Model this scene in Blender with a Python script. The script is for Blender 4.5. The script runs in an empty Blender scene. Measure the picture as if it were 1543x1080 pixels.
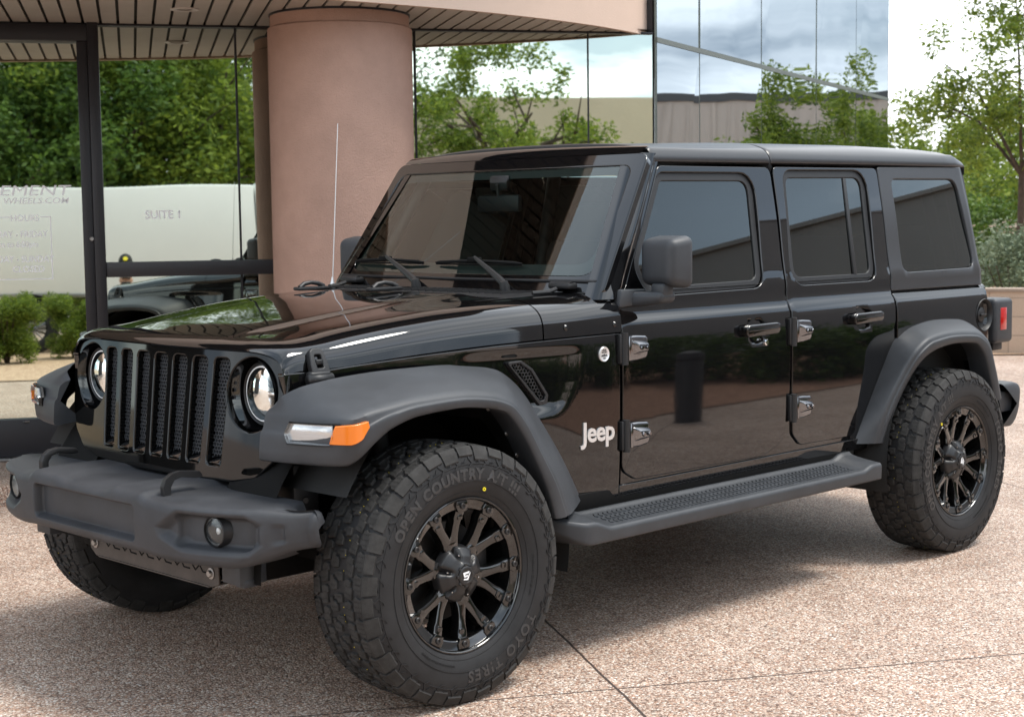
import bpy, bmesh, math, random
import numpy as np
from mathutils import Vector, Matrix
from mathutils.geometry import delaunay_2d_cdt
R_ = math.radians
scene = bpy.context.scene
COL = scene.collection

# ------------------------------------------------------------------ camera
CAM = Vector((-3.2285, -4.457, 1.5031))
YAW, PIT, ROLL, FPX = -0.778, -0.0889, -0.0128, 2350.36
fw = Vector((-math.sin(YAW)*math.cos(PIT), math.cos(YAW)*math.cos(PIT), math.sin(PIT)))
rt = Vector((math.cos(YAW), math.sin(YAW), 0)); up = rt.cross(fw)
cr_, sr_ = math.cos(ROLL), math.sin(ROLL)
rt, up = cr_*rt + sr_*up, -sr_*rt + cr_*up
cd = bpy.data.cameras.new("camera"); cam = bpy.data.objects.new("camera", cd); COL.objects.link(cam)
cam.matrix_world = Matrix(((rt.x, up.x, -fw.x, CAM.x), (rt.y, up.y, -fw.y, CAM.y), (rt.z, up.z, -fw.z, CAM.z), (0, 0, 0, 1)))
cd.sensor_width = 36; cd.lens = FPX/1543*36; cd.clip_start = 0.05; cd.clip_end = 2000
cd.shift_x = 0.88/1543; cd.shift_y = -0.61/1543
cd.dof.use_dof = True; cd.dof.focus_distance = 5.6; cd.dof.aperture_fstop = 6.3
scene.camera = cam

# ------------------------------------------------------------------ sky, sun, exposure
SUN_EL, SUN_AZ = 66, 140     # azimuth from +Y, clockwise
world = bpy.data.worlds.new("World"); scene.world = world; world.use_nodes = True
nt = world.node_tree; nt.nodes.clear()
def N(nt, t, **k):
    n = nt.nodes.new(t)
    for a, b in k.items():
        if a in n.inputs: n.inputs[a].default_value = b
        else: setattr(n, a, b)
    return n
wo = N(nt, 'ShaderNodeOutputWorld'); bg = N(nt, 'ShaderNodeBackground'); bg.inputs['Strength'].default_value = 0.15
sky = N(nt, 'ShaderNodeTexSky'); sky.sky_type = 'NISHITA'; sky.sun_disc = False
sky.sun_elevation = R_(SUN_EL); sky.sun_rotation = R_(SUN_AZ); sky.air_density = 1.2; sky.dust_density = 2.0
geo = N(nt, 'ShaderNodeTexCoord'); sep = N(nt, 'ShaderNodeSeparateXYZ')
zz = N(nt, 'ShaderNodeMath', operation='MAXIMUM'); zz.inputs[1].default_value = 0.06
dx = N(nt, 'ShaderNodeMath', operation='DIVIDE'); dy = N(nt, 'ShaderNodeMath', operation='DIVIDE')
cb = N(nt, 'ShaderNodeCombineXYZ'); cb.inputs[2].default_value = 3.7
L = nt.links.new
L(geo.outputs['Generated'], sep.inputs[0]); L(sep.outputs[2], zz.inputs[0])
zadd = N(nt, 'ShaderNodeMath', operation='ADD'); zadd.inputs[1].default_value = 0.13; L(zz.outputs[0], zadd.inputs[0])
L(sep.outputs[0], dx.inputs[0]); L(zadd.outputs[0], dx.inputs[1]); L(sep.outputs[1], dy.inputs[0]); L(zadd.outputs[0], dy.inputs[1])
L(dx.outputs[0], cb.inputs[0]); L(dy.outputs[0], cb.inputs[1])
cn = N(nt, 'ShaderNodeTexNoise'); cn.inputs['Scale'].default_value = 0.75; cn.inputs['Detail'].default_value = 7; cn.inputs['Roughness'].default_value = 0.55
cn.inputs['Distortion'].default_value = 0.3
L(cb.outputs[0], cn.inputs['Vector'])
cr1 = N(nt, 'ShaderNodeValToRGB')   # brightness of the cloud sheet
cr1.color_ramp.elements[0].position = 0.42; cr1.color_ramp.elements[0].color = (2.3, 2.8, 3.4, 1)
cr1.color_ramp.elements[1].position = 0.63; cr1.color_ramp.elements[1].color = (8.6, 8.85, 9.1, 1)
L(cn.outputs['Fac'], cr1.inputs[0])
cm = N(nt, 'ShaderNodeTexNoise'); cm.inputs['Scale'].default_value = 0.5; cm.inputs['Detail'].default_value = 5
L(cb.outputs[0], cm.inputs['Vector'])
cr2 = N(nt, 'ShaderNodeValToRGB'); cr2.color_ramp.elements[0].position = 0.33; cr2.color_ramp.elements[0].color = (.55, .55, .55, 1)
cr2.color_ramp.elements[1].position = 0.48; cr2.color_ramp.elements[1].color = (1, 1, 1, 1)
L(cm.outputs['Fac'], cr2.inputs[0])
mx = N(nt, 'ShaderNodeMixRGB'); L(cr2.outputs[0], mx.inputs[0]); L(sky.outputs[0], mx.inputs[1]); L(cr1.outputs[0], mx.inputs[2])
# the thin bright cloud low in the north-east
dt = N(nt, 'ShaderNodeVectorMath', operation='DOT_PRODUCT'); dt.inputs[1].default_value = (.85, .50, .16); L(geo.outputs['Generated'], dt.inputs[0])
mr_ = N(nt, 'ShaderNodeMapRange', interpolation_type='SMOOTHSTEP'); mr_.inputs[1].default_value = .91; mr_.inputs[2].default_value = .985; mr_.inputs[4].default_value = .9; L(dt.outputs['Value'], mr_.inputs[0])
mx2 = N(nt, 'ShaderNodeMixRGB'); L(mr_.outputs[0], mx2.inputs[0]); L(mx.outputs[0], mx2.inputs[1]); mx2.inputs[2].default_value = (8.6, 8.8, 9.0, 1)
# a greyer bank of cloud low in the east
dt2 = N(nt, 'ShaderNodeVectorMath', operation='DOT_PRODUCT'); dt2.inputs[1].default_value = (.97, .0, .22); L(geo.outputs['Generated'], dt2.inputs[0])
mr2 = N(nt, 'ShaderNodeMapRange', interpolation_type='SMOOTHSTEP'); mr2.inputs[1].default_value = .90; mr2.inputs[2].default_value = .975; L(dt2.outputs['Value'], mr2.inputs[0])
mx3 = N(nt, 'ShaderNodeMixRGB', blend_type='MULTIPLY'); L(mr2.outputs[0], mx3.inputs[0]); L(mx2.outputs[0], mx3.inputs[1]); mx3.inputs[2].default_value = (.50, .54, .58, 1)
L(mx3.outputs[0], bg.inputs[0]); L(bg.outputs[0], wo.inputs[0])

sd = bpy.data.lights.new("sun", 'SUN'); sd.energy = 1.6; sd.angle = R_(18); sd.color = (1.0, 0.95, 0.88)
sun = bpy.data.objects.new("sun", sd); COL.objects.link(sun)
a = R_(SUN_AZ); e = R_(SUN_EL)
sdir = Vector((math.sin(a)*math.cos(e), math.cos(a)*math.cos(e), math.sin(e)))
sun.rotation_euler = sdir.to_track_quat('Z', 'Y').to_euler()
scene.view_settings.view_transform = 'Standard'; scene.view_settings.look = 'None'
scene.view_settings.exposure = 1.27; scene.view_settings.gamma = 1.0
scene.cycles.max_bounces = 8; scene.cycles.transparent_max_bounces = 12
scene.cycles.glossy_bounces = 5; scene.cycles.diffuse_bounces = 3; scene.cycles.transmission_bounces = 4
scene.cycles.caustics_reflective = False; scene.cycles.caustics_refractive = False
scene.cycles.sample_clamp_indirect = 6

# ------------------------------------------------------------------ materials
MATS = {}
def mat(name, col, rough=0.5, metal=0.0, spec=0.5, bump=None, var=None, coat=0.0, **k):
    """bump=(scale, strength, distance); var=(scale, amount) colour mottling that belongs to the surface"""
    if name in MATS: return MATS[name]
    m = bpy.data.materials.new(name); m.use_nodes = True; t = m.node_tree
    b = t.nodes['Principled BSDF']
    b.inputs['Base Color'].default_value = (*col, 1); b.inputs['Roughness'].default_value = rough
    b.inputs['Metallic'].default_value = metal; b.inputs['Specular IOR Level'].default_value = spec
    b.inputs['Coat Weight'].default_value = coat; b.inputs['Coat Roughness'].default_value = 0.02
    tc = N(t, 'ShaderNodeTexCoord')
    if var:
        n = N(t, 'ShaderNodeTexNoise'); n.inputs['Scale'].default_value = var[0]; n.inputs['Detail'].default_value = 6; n.inputs['Roughness'].default_value = .65
        t.links.new(tc.outputs['Object'], n.inputs['Vector'])
        r = N(t, 'ShaderNodeValToRGB'); lo = [c*(1-var[1]) for c in col]; hi = [min(1, c*(1+var[1])) for c in col]
        r.color_ramp.elements[0].position = .3; r.color_ramp.elements[0].color = (*lo, 1)
        r.color_ramp.elements[1].position = .7; r.color_ramp.elements[1].color = (*hi, 1)
        t.links.new(n.outputs['Fac'], r.inputs[0]); t.links.new(r.outputs[0], b.inputs['Base Color'])
        if len(var) > 2:
            mr = N(t, 'ShaderNodeMapRange'); mr.inputs[3].default_value = rough-var[2]; mr.inputs[4].default_value = rough+var[2]
            t.links.new(n.outputs['Fac'], mr.inputs[0]); t.links.new(mr.outputs[0], b.inputs['Roughness'])
    if bump:
        n = N(t, 'ShaderNodeTexNoise'); n.inputs['Scale'].default_value = bump[0]; n.inputs['Detail'].default_value = 3
        t.links.new(tc.outputs['Object'], n.inputs['Vector'])
        bp = N(t, 'ShaderNodeBump'); bp.inputs['Strength'].default_value = bump[1]; bp.inputs['Distance'].default_value = bump[2]
        t.links.new(n.outputs['Fac'], bp.inputs['Height']); t.links.new(bp.outputs[0], b.inputs['Normal'])
    MATS[name] = m; return m
PAINT = mat('gloss_black_paint', (.0035, .0035, .004), .035, spec=.6, coat=.30, bump=(7, .05, .002))
GRILLEP = mat('grille_gloss_black', (.003, .003, .003), .04, spec=.42)
ROOFM = mat('black_hardtop', (.030, .031, .034), .34, spec=.5, bump=(900, .15, .0004))
TRIM = mat('charcoal_plastic', (.034, .037, .042), .50, spec=.45, bump=(700, .35, .0006), var=(7, .22, .08))
BUMPERM = mat('weathered_bumper_plastic', (.037, .0385, .043), .55, spec=.4, bump=(450, .5, .0008), var=(6, .26, .08))
DARK = mat('dark_plastic', (.010, .010, .011), .5, bump=(500, .2, .0005))
BLACKM = mat('flat_black', (.004, .004, .004), .8, spec=.2)
RUBBER = mat('tyre_rubber', (.016, .016, .017), .62, spec=.35, var=(14, .35, .06), bump=(400, .25, .0006))
RUBB2 = mat('tyre_tread_rubber', (.030, .029, .028), .75, spec=.3, var=(25, .45), bump=(300, .4, .001))
LETTER = mat('tyre_lettering', (.035, .035, .036), .45, spec=.5)
RIMM = mat('gloss_black_rim', (.004, .004, .004), .10, spec=.7, coat=.5)
HUBM = mat('satin_black_cap', (.014, .014, .015), .38)
CHROME = mat('chrome', (.75, .75, .76), .10, metal=1)
BCHROME = mat('black_chrome', (.22, .22, .23), .12, metal=1)
STEEL = mat('worn_steel', (.35, .34, .33), .4, metal=.9)
BADGE = mat('satin_silver', (.80, .80, .80), .28, metal=.6)
WHITE = mat('white_vinyl', (.85, .86, .88), .5)
YELLOW = mat('yellow_paint_dot', (.75, .62, .02), .6)
REDL = mat('red_lens', (.42, .008, .008), .15, spec=.7, coat=.5)
AMBER = mat('amber_lens', (.80, .19, .006), .2, spec=.7, coat=.6, bump=(260, .4, .001))
SEAT = mat('seat_fabric', (.02, .02, .02), .8, bump=(300, .3, .001))
DASH = mat('dash_plastic', (.035, .037, .038), .55)
HEADL = mat('headliner_light', (.16, .17, .165), .8)
def glassmat(name, tint, f0mul=1.0, rough=.0, bump=None):
    m = bpy.data.materials.new(name); m.use_nodes = True; t = m.node_tree; t.nodes.clear()
    o = N(t, 'ShaderNodeOutputMaterial'); mixs = N(t, 'ShaderNodeMixShader'); tr = N(t, 'ShaderNodeBsdfTransparent'); gl = N(t, 'ShaderNodeBsdfGlossy')
    tr.inputs[0].default_value = (*tint, 1); gl.inputs['Roughness'].default_value = rough; gl.inputs[0].default_value = (.95, 1, .98, 1)
    fr = N(t, 'ShaderNodeFresnel'); fr.inputs[0].default_value = 1.52
    mu = N(t, 'ShaderNodeMath', operation='MULTIPLY', use_clamp=True); mu.inputs[1].default_value = f0mul
    t.links.new(fr.outputs[0], mu.inputs[0]); t.links.new(mu.outputs[0], mixs.inputs[0])
    t.links.new(tr.outputs[0], mixs.inputs[1]); t.links.new(gl.outputs[0], mixs.inputs[2]); t.links.new(mixs.outputs[0], o.inputs[0])
    MATS[name] = m; return m
WSGLASS = glassmat('windshield_glass', (.74, .84, .79), 1.7)
SIDEGLASS = glassmat('tinted_side_glass', (.07, .075, .075), 1.7)
LENSG = glassmat('clear_lens', (.93, .95, .95), 1.1)
CLEARL = mat('clear_marker_lens', (.55, .57, .58), .12, metal=.55, bump=(120, .3, .001))
REFLECT = mat('lamp_reflector', (.90, .90, .91), .22, metal=.8, bump=(55, .35, .004))
FOGR = mat('fog_reflector', (.80, .82, .84), .3, metal=.35, bump=(160, .5, .002))
HALO = mat('halo_ring', (.86, .88, .9), .2, spec=.7)

# ------------------------------------------------------------------ object helpers
def tag(o, label=None, cat=None, group=None, kind=None):
    if label: o['label'] = label
    if cat: o['category'] = cat
    if group: o['group'] = group
    if kind: o['kind'] = kind
    return o
def empty(name, loc=(0, 0, 0), rz=0, label=None, cat=None, group=None, parent=None):
    o = bpy.data.objects.new(name, None); COL.objects.link(o); o.location = loc; o.rotation_euler = (0, 0, rz); o.empty_display_size = .2
    if parent: attach(o, parent)
    tag(o, label, cat, group); return o
WL = {}
def wloc(o):
    v = Vector((0, 0, 0))
    while o is not None:
        v += o.location; o = o.parent
    return v
def attach(o, parent):
    """parent without moving (only unrotated parents are used here)"""
    p = wloc(parent); o.parent = parent; o.location = Vector(o.location) - p
def link(name, me, m, parent=None, loc=None):
    o = bpy.data.objects.new(name, me); COL.objects.link(o)
    if m is not None:
        for x in (m if isinstance(m, (list, tuple)) else [m]): me.materials.append(x)
    if loc is not None:
        o.location = loc
        if parent: o.parent = parent
    elif parent: attach(o, parent)
    return o
class MB:
    """collects shapes; build() links them as ONE mesh object"""
    def __init__(s): s.v = []; s.f = []; s.n = []; s.mi = []; s.sm = []; s.hasn = False
    def add(s, v, f, n=None, mi=0, smooth=True):
        b = len(s.v); s.v += [tuple(x) for x in v]
        if n is not None: s.n += [tuple(x) for x in n]; s.hasn = True
        else: s.n += [(0, 0, 0)]*len(v)
        s.f += [tuple(i+b for i in q) for q in f]; s.mi += [mi]*len(f); s.sm += [smooth]*len(f); return s
    def bm(s, bm, mi=0, smooth=True):
        bm.verts.index_update(); s.add([v.co[:] for v in bm.verts], [[v.index for v in f.verts] for f in bm.faces], None, mi, smooth); bm.free(); return s
    def box(s, c, d, bev=.0, rot=None, mi=0, seg=2):
        bm = bmesh.new(); bmesh.ops.create_cube(bm, size=1)
        for v in bm.verts: v.co = Vector((v.co.x*d[0], v.co.y*d[1], v.co.z*d[2]))
        if bev > 0: bmesh.ops.bevel(bm, geom=bm.edges[:], offset=bev, segments=seg, profile=.5, affect='EDGES')
        M = Matrix.Translation(Vector(c)) @ (rot.to_4x4() if rot is not None else Matrix.Identity(4))
        bmesh.ops.transform(bm, matrix=M, verts=bm.verts[:]); return s.bm(bm, mi)
    def hexa(s, P, bev=0, mi=0):
        """8 points: bottom 4 then top 4"""
        bm = bmesh.new(); vs = [bm.verts.new(p) for p in P]
        for q in ((3, 2, 1, 0), (4, 5, 6, 7), (0, 1, 5, 4), (1, 2, 6, 5), (2, 3, 7, 6), (3, 0, 4, 7)): bm.faces.new([vs[i] for i in q])
        bmesh.ops.recalc_face_normals(bm, faces=bm.faces[:])
        if bev > 0: bmesh.ops.bevel(bm, geom=bm.edges[:], offset=bev, segments=2, profile=.5, affect='EDGES')
        return s.bm(bm, mi)
    def tube(s, pts, r, n=10, mi=0, cap=True):
        pts = [Vector(p) for p in pts]; rr = r if isinstance(r, (list, tuple)) else [r]*len(pts)
        V = []; F = []; prev = None
        for i, p in enumerate(pts):
            t = (pts[min(i+1, len(pts)-1)] - pts[max(i-1, 0)]).normalized()
            if prev is None: a = t.orthogonal().normalized()
            else: a = (prev - t*prev.dot(t)).normalized()
            prev = a; b = t.cross(a)
            for k in range(n):
                q = 2*math.pi*k/n; V.append(p + (a*math.cos(q) + b*math.sin(q))*rr[i])
        for i in range(len(pts)-1):
            for k in range(n): F.append((i*n+k, i*n+(k+1) % n, (i+1)*n+(k+1) % n, (i+1)*n+k))
        if cap: F.append(tuple(range(n))[::-1]); F.append(tuple((len(pts)-1)*n+k for k in range(n)))
        return s.add(V, F, None, mi)
    def lathe(s, prof, origin, axis, n=64, mi=0, xdir=None, a0=0, a1=2*math.pi, closed=False):
        """prof: (radius, distance along axis)"""
        ax = Vector(axis).normalized(); x = (Vector(xdir) if xdir else ax.orthogonal()).normalized(); y = ax.cross(x); o = Vector(origin)
        full = abs(a1-a0-2*math.pi) < 1e-6; cols = n if full else n+1; V = []; F = []
        for (r, h) in prof:
            for k in range(cols):
                q = a0+(a1-a0)*k/n; V.append(o + ax*h + (x*math.cos(q)+y*math.sin(q))*r)
        m = len(prof)
        for i in range(m-1 if not closed else m):
            j = (i+1) % m
            for k in range(n):
                kk = (k+1) % cols; F.append((i*cols+k, i*cols+kk, j*cols+kk, j*cols+k))
        return s.add(V, F, None, mi)
    def prism(s, poly, O, U, V_, W, h, bev=0, mi=0, seg=2):
        """polygon poly (2D) in plane (O,U,V), extruded by h along W; front edges bevelled"""
        O, U, V_, W = map(Vector, (O, U, V_, W)); bm = bmesh.new()
        vs = [bm.verts.new(O + U*p[0] + V_*p[1]) for p in poly]; f = bm.faces.new(vs)
        r = bmesh.ops.extrude_face_region(bm, geom=[f]); tv = [g for g in r['geom'] if isinstance(g, bmesh.types.BMVert)]
        bmesh.ops.translate(bm, vec=W*h, verts=tv); bmesh.ops.recalc_face_normals(bm, faces=bm.faces[:])
        if bev > 0:
            ts = set(tv); ed = [e for e in bm.edges if e.verts[0] in ts and e.verts[1] in ts]
            bmesh.ops.bevel(bm, geom=ed, offset=bev, segments=seg, profile=.5, affect='EDGES')
        return s.bm(bm, mi)
    def grid(s, fn, us, vs, mi=0, closeu=False, flip=False):
        V = [fn(u, v) for u in us for v in vs]; nv = len(vs); nu = len(us); F = []
        for i in range(nu if closeu else nu-1):
            for j in range(nv-1):
                q = (i*nv+j, ((i+1) % nu)*nv+j, ((i+1) % nu)*nv+j+1, i*nv+j+1); F.append(q[::-1] if flip else q)
        return s.add(V, F, None, mi)
    def build(s, name, m, parent=None, angle=35, loc=None):
        me = bpy.data.meshes.new(name)
        off = Vector(loc) if loc is not None else Vector((0, 0, 0))
        me.from_pydata([Vector(v) for v in s.v], [], s.f); me.update()
        me.polygons.foreach_set('use_smooth', s.sm); me.polygons.foreach_set('material_index', s.mi)
        o = link(name, me, m, parent, loc)
        if s.hasn: me.normals_split_custom_set_from_vertices(s.n)
        elif angle: me.set_sharp_from_angle(angle=R_(angle))
        else: me.polygons.foreach_set('use_smooth', [False]*len(me.polygons))
        return o
def lin(a, b, n): return [a+(b-a)*i/(n-1) for i in range(n)]
def ip(x, X, Y):
    if x <= X[0]: return Y[0]
    if x >= X[-1]: return Y[-1]
    for i in range(len(X)-1):
        if x <= X[i+1]: return Y[i]+(Y[i+1]-Y[i])*(x-X[i])/(X[i+1]-X[i])
def pchip(X, Y):
    """smooth monotone interpolation"""
    h = [X[i+1]-X[i] for i in range(len(X)-1)]; d = [(Y[i+1]-Y[i])/h[i] for i in range(len(h))]
    m = [d[0]]+[0 if d[i-1]*d[i] <= 0 else 2*d[i-1]*d[i]/(d[i-1]+d[i]) for i in range(1, len(d))]+[d[-1]]
    def f(x):
        x = max(X[0], min(X[-1], x)); i = 0
        while i < len(h)-1 and x > X[i+1]: i += 1
        t = (x-X[i])/h[i]; t2 = t*t; t3 = t2*t
        return (2*t3-3*t2+1)*Y[i]+(t3-2*t2+t)*h[i]*m[i]+(-2*t3+3*t2)*Y[i+1]+(t3-t2)*h[i]*m[i+1]
    return f
def sstep(a, b, x):
    t = max(0, min(1, (x-a)/(b-a))); return t*t*(3-2*t)
def fillet(P, r, n=5):
    """round the corners of polygon P; r number or list"""
    out = []; m = len(P)
    for i in range(m):
        p = Vector(P[i][:2]); a = Vector(P[i-1][:2])-p; b = Vector(P[(i+1) % m][:2])-p
        ri = r[i] if isinstance(r, (list, tuple)) else r
        ang = a.angle(b) if a.length > 0 and b.length > 0 else math.pi
        if ri <= 0 or ang > 3.05: out.append((p.x, p.y)); continue
        t = min(ri/math.tan(ang/2), a.length*.48, b.length*.48); p1 = p+a.normalized()*t; p2 = p+b.normalized()*t
        for k in range(n+1):
            q = k/n; w = (1-q)**2*p1+2*q*(1-q)*p+q*q*p2; out.append((w.x, w.y))
    return out
def resample(P, d):
    out = []
    for i in range(len(P)):
        a = Vector(P[i]); b = Vector(P[(i+1) % len(P)]); k = max(1, math.ceil((b-a).length/d))
        for j in range(k):
            q = a+(b-a)*j/k; out.append((q.x, q.y))
    return out
def area(P): return .5*sum(P[i][0]*P[(i+1) % len(P)][1]-P[(i+1) % len(P)][0]*P[i][1] for i in range(len(P)))
def inpoly(x, y, P):
    c = False; j = len(P)-1
    for i in range(len(P)):
        if (P[i][1] > y) != (P[j][1] > y) and x < (P[j][0]-P[i][0])*(y-P[i][1])/(P[j][1]-P[i][1])+P[i][0]: c = not c
        j = i
    return c
def vnorm2(P):
    """outward 2D normals of a CCW polygon"""
    out = []
    for i in range(len(P)):
        a = Vector(P[i])-Vector(P[i-1]); b = Vector(P[(i+1) % len(P)])-Vector(P[i])
        n = Vector((a.y, -a.x)).normalized()+Vector((b.y, -b.x)).normalized()
        out.append(n.normalized() if n.length > 1e-6 else Vector((a.y, -a.x)).normalized())
    return out
def panel(mb, outline, holes, S, flip=1, r=.004, depth=.02, grid=.035, mi=0, holedepth=None):
    """sheet S(u,v) cut to outline with holes, rounded rim and returned edges, with exact normals"""
    outline = resample([tuple(p[:2]) for p in outline], grid)
    if area(outline) < 0: outline = outline[::-1]
    hs = []
    for h in holes:
        h = resample([tuple(p[:2]) for p in h], grid)
        if area(h) > 0: h = h[::-1]
        hs.append(h)
    e = 1e-3
    def NV(u, v):
        p = Vector(S(u+e, v))-Vector(S(u-e, v)); q = Vector(S(u, v+e))-Vector(S(u, v-e)); return (p.cross(q)*flip).normalized()
    rings = [outline]+hs; ins = []; nn = []
    for P in rings:
        n2 = vnorm2(P); nn.append(n2); ins.append([(p[0]-n.x*r, p[1]-n.y*r) for p, n in zip(P, n2)])
    pts = []; edges = []
    for P in ins:
        b = len(pts); pts += [Vector(p) for p in P]; edges += [(b+i, b+(i+1) % len(P)) for i in range(len(P))]
    nb = len(pts)
    xs = [p[0] for p in outline]; ys = [p[1] for p in outline]
    arr = np.array([p[:] for p in pts])
    gx = np.arange(min(xs)+grid*.5, max(xs), grid); gy = np.arange(min(ys)+grid*.5, max(ys), grid)
    for x in gx:
        for y in gy:
            if inpoly(x, y, ins[0]) and not any(inpoly(x, y, h) for h in ins[1:]):
                if ((arr-(x, y))**2).sum(1).min() > (grid*.45)**2: pts.append(Vector((x, y)))
    V, E_, F_, ov, oe, of = delaunay_2d_cdt(pts, edges, [], 0, 1e-6)
    keep = []
    for f in F_:
        cx = sum(V[i].x for i in f)/len(f); cy = sum(V[i].y for i in f)/len(f)
        if inpoly(cx, cy, ins[0]) and not any(inpoly(cx, cy, h) for h in ins[1:]): keep.append(tuple(f) if flip > 0 else tuple(f)[::-1])
    mb.add([S(p.x, p.y) for p in V], keep, [NV(p.x, p.y) for p in V], mi)
    for k, (P, I, n2) in enumerate(zip(rings, ins, nn)):
        dp = depth if k == 0 or holedepth is None else holedepth
        m = len(P); VV = []; NN = []
        for p, q, n in zip(P, I, n2):
            N0 = NV(*q); lat = (Vector(S(q[0]+n.x*e, q[1]+n.y*e))-Vector(S(*q))).normalized(); lat = (lat-N0*lat.dot(N0)).normalized()
            s0 = Vector(S(*q)); s1 = Vector(S(*p))
            VV += [s0, s0+lat*r*.7-N0*r*.3, s1-N0*r, s1-N0*dp]; NN += [N0, (N0+lat).normalized(), lat, lat]
        FF = []
        for i in range(m):
            j = (i+1) % m
            for c in range(3):
                q = (i*4+c, i*4+c+1, j*4+c+1, j*4+c); FF.append(q if flip > 0 else q[::-1])
        mb.add(VV, FF, NN, mi)
    return mb
def mirror_copy(o, parent):
    """a copy of a part (and its own children) on the other side of the vehicle"""
    me = o.data.copy() if o.data else None
    c = o.copy(); COL.objects.link(c)
    if me:
        c.data = me
        co = np.empty(len(me.vertices)*3); me.vertices.foreach_get('co', co); co = co.reshape(-1, 3)
        cn = None
        if me.has_custom_normals: cn = [tuple(x.vector) for x in me.corner_normals]
        me.free_tangents() if False else None
        faces = [list(p.vertices) for p in me.polygons]; sm = [p.use_smooth for p in me.polygons]; mi = [p.material_index for p in me.polygons]
        ls = [list(p.loop_indices) for p in me.polygons]
        m2 = bpy.data.meshes.new(me.name); m2.from_pydata([(x, -y, z) for x, y, z in co], [], [f[::-1] for f in faces]); m2.update()
        m2.polygons.foreach_set('use_smooth', sm); m2.polygons.foreach_set('material_index', mi)
        for mm in me.materials: m2.materials.append(mm)
        if cn: m2.normals_split_custom_set([(cn[i][0], -cn[i][1], cn[i][2]) for l in ls for i in l[::-1]])
        else: m2.set_sharp_from_angle(angle=R_(35))
        c.data = m2; bpy.data.meshes.remove(me)
    c.parent = parent; c.location = (o.location.x, -o.location.y, o.location.z)
    for ch in list(o.children): mirror_copy(ch, c)
    return c
def textmesh(mb, body, size, place, depth=.0015, spacing=1.0, bold=.0, mi=0):
    """writes body with place(x, y, h) -> 3D for text-plane coordinates"""
    cu = bpy.data.curves.new('t', 'FONT'); cu.body = body; cu.size = size; cu.extrude = depth/2; cu.offset = bold; cu.space_character = spacing
    cu.align_x = 'CENTER'; cu.resolution_u = 3
    o = bpy.data.objects.new('t', cu); COL.objects.link(o)
    dg = bpy.context.evaluated_depsgraph_get(); me = bpy.data.meshes.new_from_object(o.evaluated_get(dg))
    V = [place(v.co.x, v.co.y, v.co.z+depth/2) for v in me.vertices]
    mb.add(V, [tuple(p.vertices) for p in me.polygons], None, mi, False)
    bpy.data.objects.remove(o); bpy.data.meshes.remove(me); bpy.data.curves.remove(cu)
# ================================================================== the vehicle
car = empty('parked_suv', (1.5, 0, 0), 0, 'glossy black four-door off-road SUV with knobbly tyres parked on the pavers', 'suv')
Pz = pchip([.30, .44, .56, .75, .95, 1.06, 1.115, 1.128, 1.160, 1.172, 1.24, 1.262, 1.50, 1.70, 1.76], [.770, .786, .797, .803, .804, .802, .7985, .794, .773, .7690, .7655, .757, .7045, .654, .640])
Tx = pchip([-.50, -.45, 0, .5, .80, .95, 1.1], [.180, .175, .122, .052, .012, .001, 0])
def W(x, z):
    zz = sstep(1.0, 1.16, z)      # the belt crease fades out ahead of the front door
    p = Pz(z)
    if x < 1.05: p = p + (max(p, .7965 - max(0, z-1.12)*.42) - p)*0
    return p - Tx(x)
def side(x, z): return (x, -W(x, z), z)

def WG(z): return .757-(z-1.262)*.2352
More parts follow.
